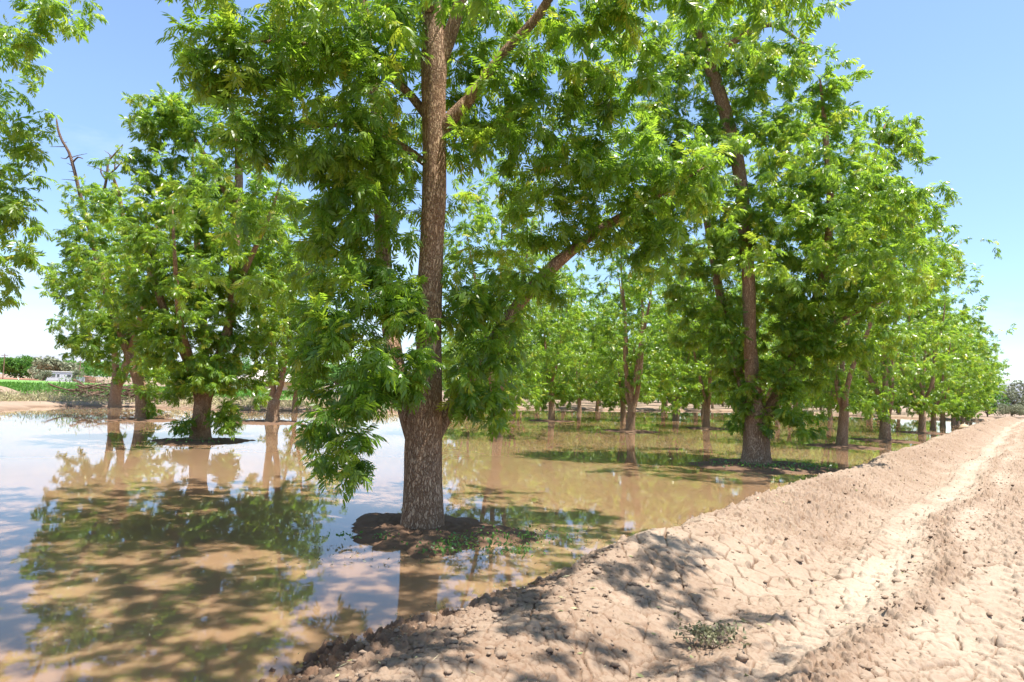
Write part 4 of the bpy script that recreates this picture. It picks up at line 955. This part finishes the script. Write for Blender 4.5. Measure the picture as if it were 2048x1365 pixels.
# ------------------------------------------------------------------ buildings beyond the field
def mobile_home():
    c = spot(122, 764, 205); rt = thing('mobile_home', 'white mobile home with flat roof beyond the green field', 'mobile home', (c[0], c[1], land_z(c[0], c[1])), R_(34))
    m = MB(); m.box((-3.9, -1.8, .35), (3.9, 1.8, 2.9)); m.obj('wall', M_WHITE, rt, .03)
    m = MB(); m.box((-4.05, -2.0, 2.902), (4.05, 2.0, 3.06)); m.obj('roof', M_ROOFW, rt, .03)
    m = MB(); m.box((-3.85, -1.75, 0), (3.85, 1.75, .348)); m.obj('skirting', M_TRIM, rt)
    for x0, w_ in ((-2.6, 1.1), (-1.1, .6), (1.4, 1.0)):
        m = MB(); m.box((x0, -1.845, 1.35), (x0 + w_, -1.803, 2.2)); wn = m.obj('window', M_GLASS, rt)
        m = MB(); m.box((x0 - .06, -1.865, 2.202), (x0 + w_ + .06, -1.803, 2.27)); m.box((x0 - .06, -1.865, 1.28), (x0 + w_ + .06, -1.803, 1.348)); m.box((x0, -1.86, 1.75), (x0 + w_, -1.847, 1.79)); m.obj('frame', M_TRIM, wn)
    m = MB(); m.box((2.7, -1.85, .5), (3.5, -1.803, 2.4)); d = m.obj('door', M_TRIM, rt)
    m = MB(); m.cyl((2.85, -1.93, 1.4), .04, .08, 1); m.obj('handle', M_GLASS, d)


def shed():
    c = spot(168, 766, 188); rt = thing('shed', 'small white shed with a rusty lean-to side right of the mobile home', 'shed', (c[0], c[1], land_z(c[0], c[1])), R_(-10))
    m = MB(); m.box((-1.3, -1.4, 0), (1.3, 1.4, 1.7)); m.obj('wall', M_WHITE, rt)
    m = MB(); m.prism([(-1.45, 1.703), (1.45, 1.703), (1.45, 1.82), (-1.45, 1.95)], -1.55, 1.55); m.obj('roof', M_RUST, rt)
    m = MB(); m.box((1.303, -1.2, 0), (2.5, 1.2, 1.6)); m.obj('lean_to', M_RUST, rt)
    m = MB(); m.box((-.5, -1.44, .05), (.4, -1.403, 1.5)); m.obj('door', M_TRIM, rt)


def brick_house():
    c = spot(535, 784, 134); rt = thing('brick_house', 'low brick house with pale shingle roof behind the two-stemmed tree', 'house', (c[0], c[1], land_z(c[0], c[1])), R_(8))
    m = MB(); m.box((-6, -3.5, 0), (6, 3.5, .85)); m.obj('brick_base', M_BRICK, rt)
    m = MB(); m.box((-5.97, -3.47, .852), (5.97, 3.47, 1.9)); m.obj('wall', M_TAN, rt)
    m = MB()
    m.add([(-6.6, -4.1, 1.903), (6.6, -4.1, 1.903), (6.6, 4.1, 1.903), (-6.6, 4.1, 1.903), (-6.6, -4.1, 2.05), (6.6, -4.1, 2.05), (6.6, 4.1, 2.05), (-6.6, 4.1, 2.05), (-2.6, 0, 4.1), (2.6, 0, 4.1)],
          [(0, 3, 2, 1), (0, 1, 5, 4), (1, 2, 6, 5), (2, 3, 7, 6), (3, 0, 4, 7), (4, 5, 9, 8), (6, 7, 8, 9), (5, 6, 9), (7, 4, 8)])
    rf = m.obj('roof', M_ROOFP, rt); m = MB(); m.box((1.6, .6, 3.3), (2.3, 1.3, 4.7)); m.obj('chimney', M_BRICK, rf)
    for x0 in (-3.9, -1.3, 2.6):
        m = MB(); m.box((x0, -3.52, .95), (x0 + .95, -3.473, 1.7)); wn = m.obj('window', M_GLASS, rt)
        m = MB(); m.box((x0 - .07, -3.54, 1.702), (x0 + 1.02, -3.473, 1.78)); m.box((x0 - .07, -3.56, .86), (x0 + 1.02, -3.473, .948)); m.obj('frame', M_TRIM, wn)


mobile_home(); shed(); brick_house()


def fence(name, label, a, b_, nposts, rails, mat, h_=1.2):
    a = np.array(a); b_ = np.array(b_); ln = np.linalg.norm(b_ - a); rt = thing(name, label, 'fence', (a[0], a[1], land_z(*a)), math.atan2(b_[1] - a[1], b_[0] - a[0]))
    for k in range(nposts):
        x = ln * k / (nposts - 1); m = MB(); m.box((x - .06, -.06, -.2), (x + .06, .06, h_)); m.obj('post', mat, rt)
    m = MB()
    for z in rails: m.box((0, -.09, z - .05), (ln, -.062, z + .05))
    m.obj('rails', mat, rt)


c = spot(640, 786, 124); fence('rail_fence', 'white rail fence right of the brick house', (c[0] - .5, 124), (c[0] + 5, 125), 4, (.55, .95), M_TRIM)
c = spot(505, 784, 126); fence('wire_fence', 'thin pale rail fence in front of the brick house', (c[0] - 3, 126), (c[0] + 5, 127.5), 6, (1.15,), M_TRIM, 1.2)


def car():
    c = spot(690, 790, 122); rt = thing('parked_car', 'white parked car seen between low branches beside the house', 'car', (c[0], c[1], land_z(c[0], c[1])), R_(6))
    m = MB(); m.prism([(-2.1, .35), (2.1, .35), (2.15, .75), (1.2, .92), (.7, 1.38), (-1.2, 1.42), (-1.9, .95), (-2.15, .8)], -.85, .85); m.obj('body', M_CAR, rt, .05)
    for ys in (-.853, .833):
        m = MB(); m.prism([(-1.5, .96), (.85, .96), (.55, 1.30), (-1.1, 1.32)], ys, ys + .02); m.obj('window', M_GLASS, rt)
    for x in (-1.35, 1.35):
        for y in (-.9, .68):
            m = MB(); m.cyl((x, y, .33), .33, .22, 1, 18); wl = m.obj('wheel', M_TYRE, rt); m = MB(); m.cyl((x, y - .012 if y < 0 else y + .2, .33), .19, .03, 1, 14); m.obj('rim', M_TRIM, wl)


car()


def utility_pole(x, y, h_, label):
    rt = thing('utility_pole', label, 'utility pole', (x, y, land_z(x, y)))
    m = MB(); m.cyl((0, 0, -.5), .17, h_ + .5, 2, 10, .11); m.obj('pole', M_POLE, rt)
    m = MB(); m.box((-1.1, -.06, h_ - .75), (1.1, .06, h_ - .6)); ca = m.obj('crossarm', M_POLE, rt)
    for q in (-1, -.4, .4, 1):
        m = MB(); m.cyl((q, 0, h_ - .598), .05, .14, 2, 8); m.obj('insulator', M_TRIM, ca)


c = spot(6, 755, 230); utility_pole(c[0], c[1], 8.6, 'taller utility pole at the left edge beyond the field')
c = spot(158, 764, 210); utility_pole(c[0], c[1], 6.6, 'thin utility pole behind the shrub right of the mobile home')

# hills
def hills(name, az0, az1, dist_, hs, seed):
    n, k = 160, 14; az = np.linspace(R_(az0), R_(az1), n); f = np.linspace(0, 1, k)
    A, Fq = np.meshgrid(az, f, indexing='ij'); t_ = np.linspace(0, 1, n)
    ridge = np.interp(t_, np.linspace(0, 1, len(hs)), hs) * (1 + .22 * (fbm(t_ * 14, t_ * 0, seed) - .5))
    Rr = dist_ * (1 + .12 * (Fq - .5)); Z = ridge[:, None] * np.sin(np.pi * np.clip(Fq, 0, 1)) ** .9 * (1 + .25 * (fbm(A * 40, Fq * 5, seed + 3) - .5)) - 3
    o_ = build(name, np.stack([np.sin(A) * Rr, np.cos(A) * Rr, Z], -1).reshape(-1, 3), [grid_faces(n, k)], M_HILL, smooth=True); tag(o_, kind='structure')


hills('hills', 32, 52, 6500, [10, 150, 185, 170, 180, 200, 150, 120], 601)
hills('hills', -60, -5, 7000, [60, 120, 150, 120, 175, 160, 130, 100, 60, 0], 611)

# ------------------------------------------------------------------ small plants near the camera
# sprawling plant in the road's trough
p = np.array([1.62, 5.40]); pz = road_z(*p)
rt = thing('wilted_plant', 'sprawling wilted plant with small olive leaves in the trough of the dirt road', 'plant', (p[0], p[1], pz))
tw = []; P = []
for k in range(24):
    a = r2.uniform(.2, 2.9) if k % 4 else r2.uniform(0, 6.28); ln = r2.uniform(.14, .46); f = np.linspace(0, 1, 6)[:, None]; e = np.array([math.cos(a) * ln, math.sin(a) * ln * .9, r2.uniform(.02, .09)])
    path = f * e + np.sin(f * 3.0) * np.array([0, 0, .05]) + r2.normal(0, .008, (6, 3)) * f; path[:, 2] += np.array([max(0, road_z(p[0] + q[0], p[1] + q[1]) - pz) for q in path]); tw.append(path)
    for q in range(17): t_ = r2.uniform(.3, 1); i = min(int(t_ * 5), 4); P.append(path[i] + (path[i + 1] - path[i]) * r2.random() + r2.normal(0, .022, 3) + np.array([0, 0, .012]))
V, Q = tubes_many(np.array(tw), np.full(len(tw), .0035), np.full(len(tw), .0015), 5); build('stems', V, [Q], M_TWIG, rt, smooth=True)['kind'] = 'stuff'
P = np.array(P); foliage('leaves', P, r2.uniform(.022, .05, len(P)), r2.random(len(P)), r2, M_SPRIG, rt, .55, .3)
# weeds on the mound by the big trunk
P = []
for cx, cyy, n, sp_, hh in ((-.55, 8.55, 170, .22, .16), (-.1, 8.75, 200, .3, .22), (-.75, 8.25, 130, .16, .12), (.35, 9.0, 120, .28, .15), (-2.1, 8.85, 60, .12, .10), (-1.6, 8.9, 40, .1, .08), (.1, 8.3, 90, .2, .12)):
    n = int(n * .6); q = r2.normal(0, 1, (n, 3)) * np.array([sp_, sp_ * .7, 0]); q[:, 2] = r2.uniform(.02, hh * .8, n) + .04; P.append(q + np.array([cx, cyy, 0]))
P = np.vstack(P); tag(foliage('ground_weeds', P, r2.uniform(.025, .07, len(P)), r2.random(len(P)), r2, M_WEED, None, .55, .7), 'small green weeds growing on the mud mound below the big trunk', 'weeds', None, 'stuff')
P = []
for cx, cyy, n, sp_ in ((7.6, 19.2, 160, .6), (8.6, 19.6, 130, .6), (6.4, 19.6, 90, .5), (-10.0, 21.6, 80, .6)):
    q = r2.normal(0, 1, (n, 3)) * np.array([sp_, sp_ * .6, 0]); q[:, 2] = r2.uniform(.02, .14, n) + .03; P.append(q + np.array([cx, cyy, 0]))
P = np.vstack(P); tag(foliage('mound_weeds', P, r2.uniform(.05, .12, len(P)), r2.random(len(P)), r2, M_WEED, None, .4, .7), 'low weeds and sprouts on the mounds of the trees behind', 'weeds', None, 'stuff')
# blades and drifted leaves in the shallow water round the mound
P = [np.stack([r2.uniform(-2.5, -.9, 60), r2.uniform(7.6, 8.6, 60), r2.uniform(.004, .05, 60)], 1)]
for cx, cyy, n, sp_ in ((-1.2, 8.1, 90, .9), (7.4, 18.6, 130, 1.6), (-10, 21.2, 120, 1.6), (1.0, 9.6, 60, .9)): P.append(np.stack([r2.normal(cx, sp_, n), r2.normal(cyy, sp_ * .4, n), r2.uniform(.003, .012, n)], 1))
for q in range(160): P.append(np.array([[*xy(r2.uniform(-4, 14), -.62 - abs(r2.normal(0, .16))), r2.uniform(.003, .01)]]))
P = np.vstack(P); tag(foliage('floating_litter', P, r2.uniform(.02, .07, len(P)), r2.random(len(P)), r2, M_SPRIG, None, .2, .3), 'grass blades and leaves poking out of the still water by the mound', 'litter', None, 'stuff')
n = 900; ss = -4.8 + 26 * r2.random(n) ** 1.7; uu = r2.normal(.9, 1.0, n); ok = uu > -.45; ss = ss[ok]; uu = uu[ok]
P = np.array([[*xy(a_, b_), road_z(*xy(a_, b_)) + .006] for a_, b_ in zip(ss, uu)]); n = len(P)
d_ = np.stack([r2.normal(0, 1, n), r2.normal(0, 1, n), r2.normal(0, .18, n)], 1); d_ = nrm(d_); w_ = nrm(np.cross(d_, np.array([0, 0, 1.0]) + r2.normal(0, .3, (n, 3)))); L_ = r2.uniform(.02, .09, n)[:, None]; ww = L_ * r2.choice([.06, .09, .35], n)[:, None] * .5
V = np.stack([P - d_ * L_ * .5, P + w_ * ww, P + d_ * L_ * .5, P - w_ * ww], 1).reshape(-1, 3)
tag(build('straw_litter', V, [np.arange(n * 4).reshape(n, 4)], M_DRY, attrs={'tint': ('FACE', r2.random(n))}), 'bits of dry straw and fallen leaflets scattered over the bank', 'litter', None, 'stuff')
# loose clods of earth
r4 = np.random.default_rng(23)
tv = []; tf = []; off = 0; tcr = []; tdm = []
n_, k_ = 9, 6; a = np.linspace(0, 2 * np.pi, n_, endpoint=False); e = np.linspace(-np.pi / 2, np.pi / 2, k_); A, Eq = np.meshgrid(a, e, indexing='ij')
i, j = np.meshgrid(np.arange(n_), np.arange(k_ - 1), indexing='ij'); CQ = np.stack([i * k_ + j, ((i + 1) % n_) * k_ + j, ((i + 1) % n_) * k_ + j + 1, i * k_ + j + 1], -1).reshape(-1, 4)
for q in range(3600):
    if q < 900: s = r4.uniform(-4.8, -.5); u = r4.normal(.0, .45)
    else: s = -4.6 + 30 * r4.random() ** 1.8; u = r4.choice([r4.normal(.7, .5), r4.normal(2.6, .25), r4.uniform(-.2, 4.2)])
    if u < -.55: continue
    x, y = xy(s, u); sz = .006 + .020 * r4.random() ** 3 + (.035 * r4.random() if r4.random() < .015 else 0)
    z = road_z(x, y)
    if z < .0: continue
    qn = .45 + 1.1 * fbm(np.cos(A) * np.cos(Eq) * 2.3 + q * 1.7, np.sin(A) * np.cos(Eq) * 2.3 + np.sin(Eq) * 2.9, q % 50 + 700, 2)
    V = np.stack([np.cos(A) * np.cos(Eq) * qn * sz * r4.uniform(.8, 1.5), np.sin(A) * np.cos(Eq) * qn * sz * r4.uniform(.8, 1.3), np.sin(Eq) * qn * sz * .65], -1).reshape(-1, 3) + np.array([x, y, z + sz * .25])
    tv.append(V); tf.append(CQ + off); off += len(V); tcr.append(np.full(len(V), r4.uniform(0.0, .35))); tdm.append(np.full(len(V), .25 * r4.random() if u < .3 and s < -1 else 0.0))
tag(build('dirt_clods', np.vstack(tv), [np.vstack(tf)], M_SOIL, None, smooth=False, attrs={'crust': ('POINT', np.concatenate(tcr)), 'damp_shade': ('POINT', np.concatenate(tdm))}),
    'loose clods of dry earth scattered over the bank and road', 'clods', None, 'stuff')
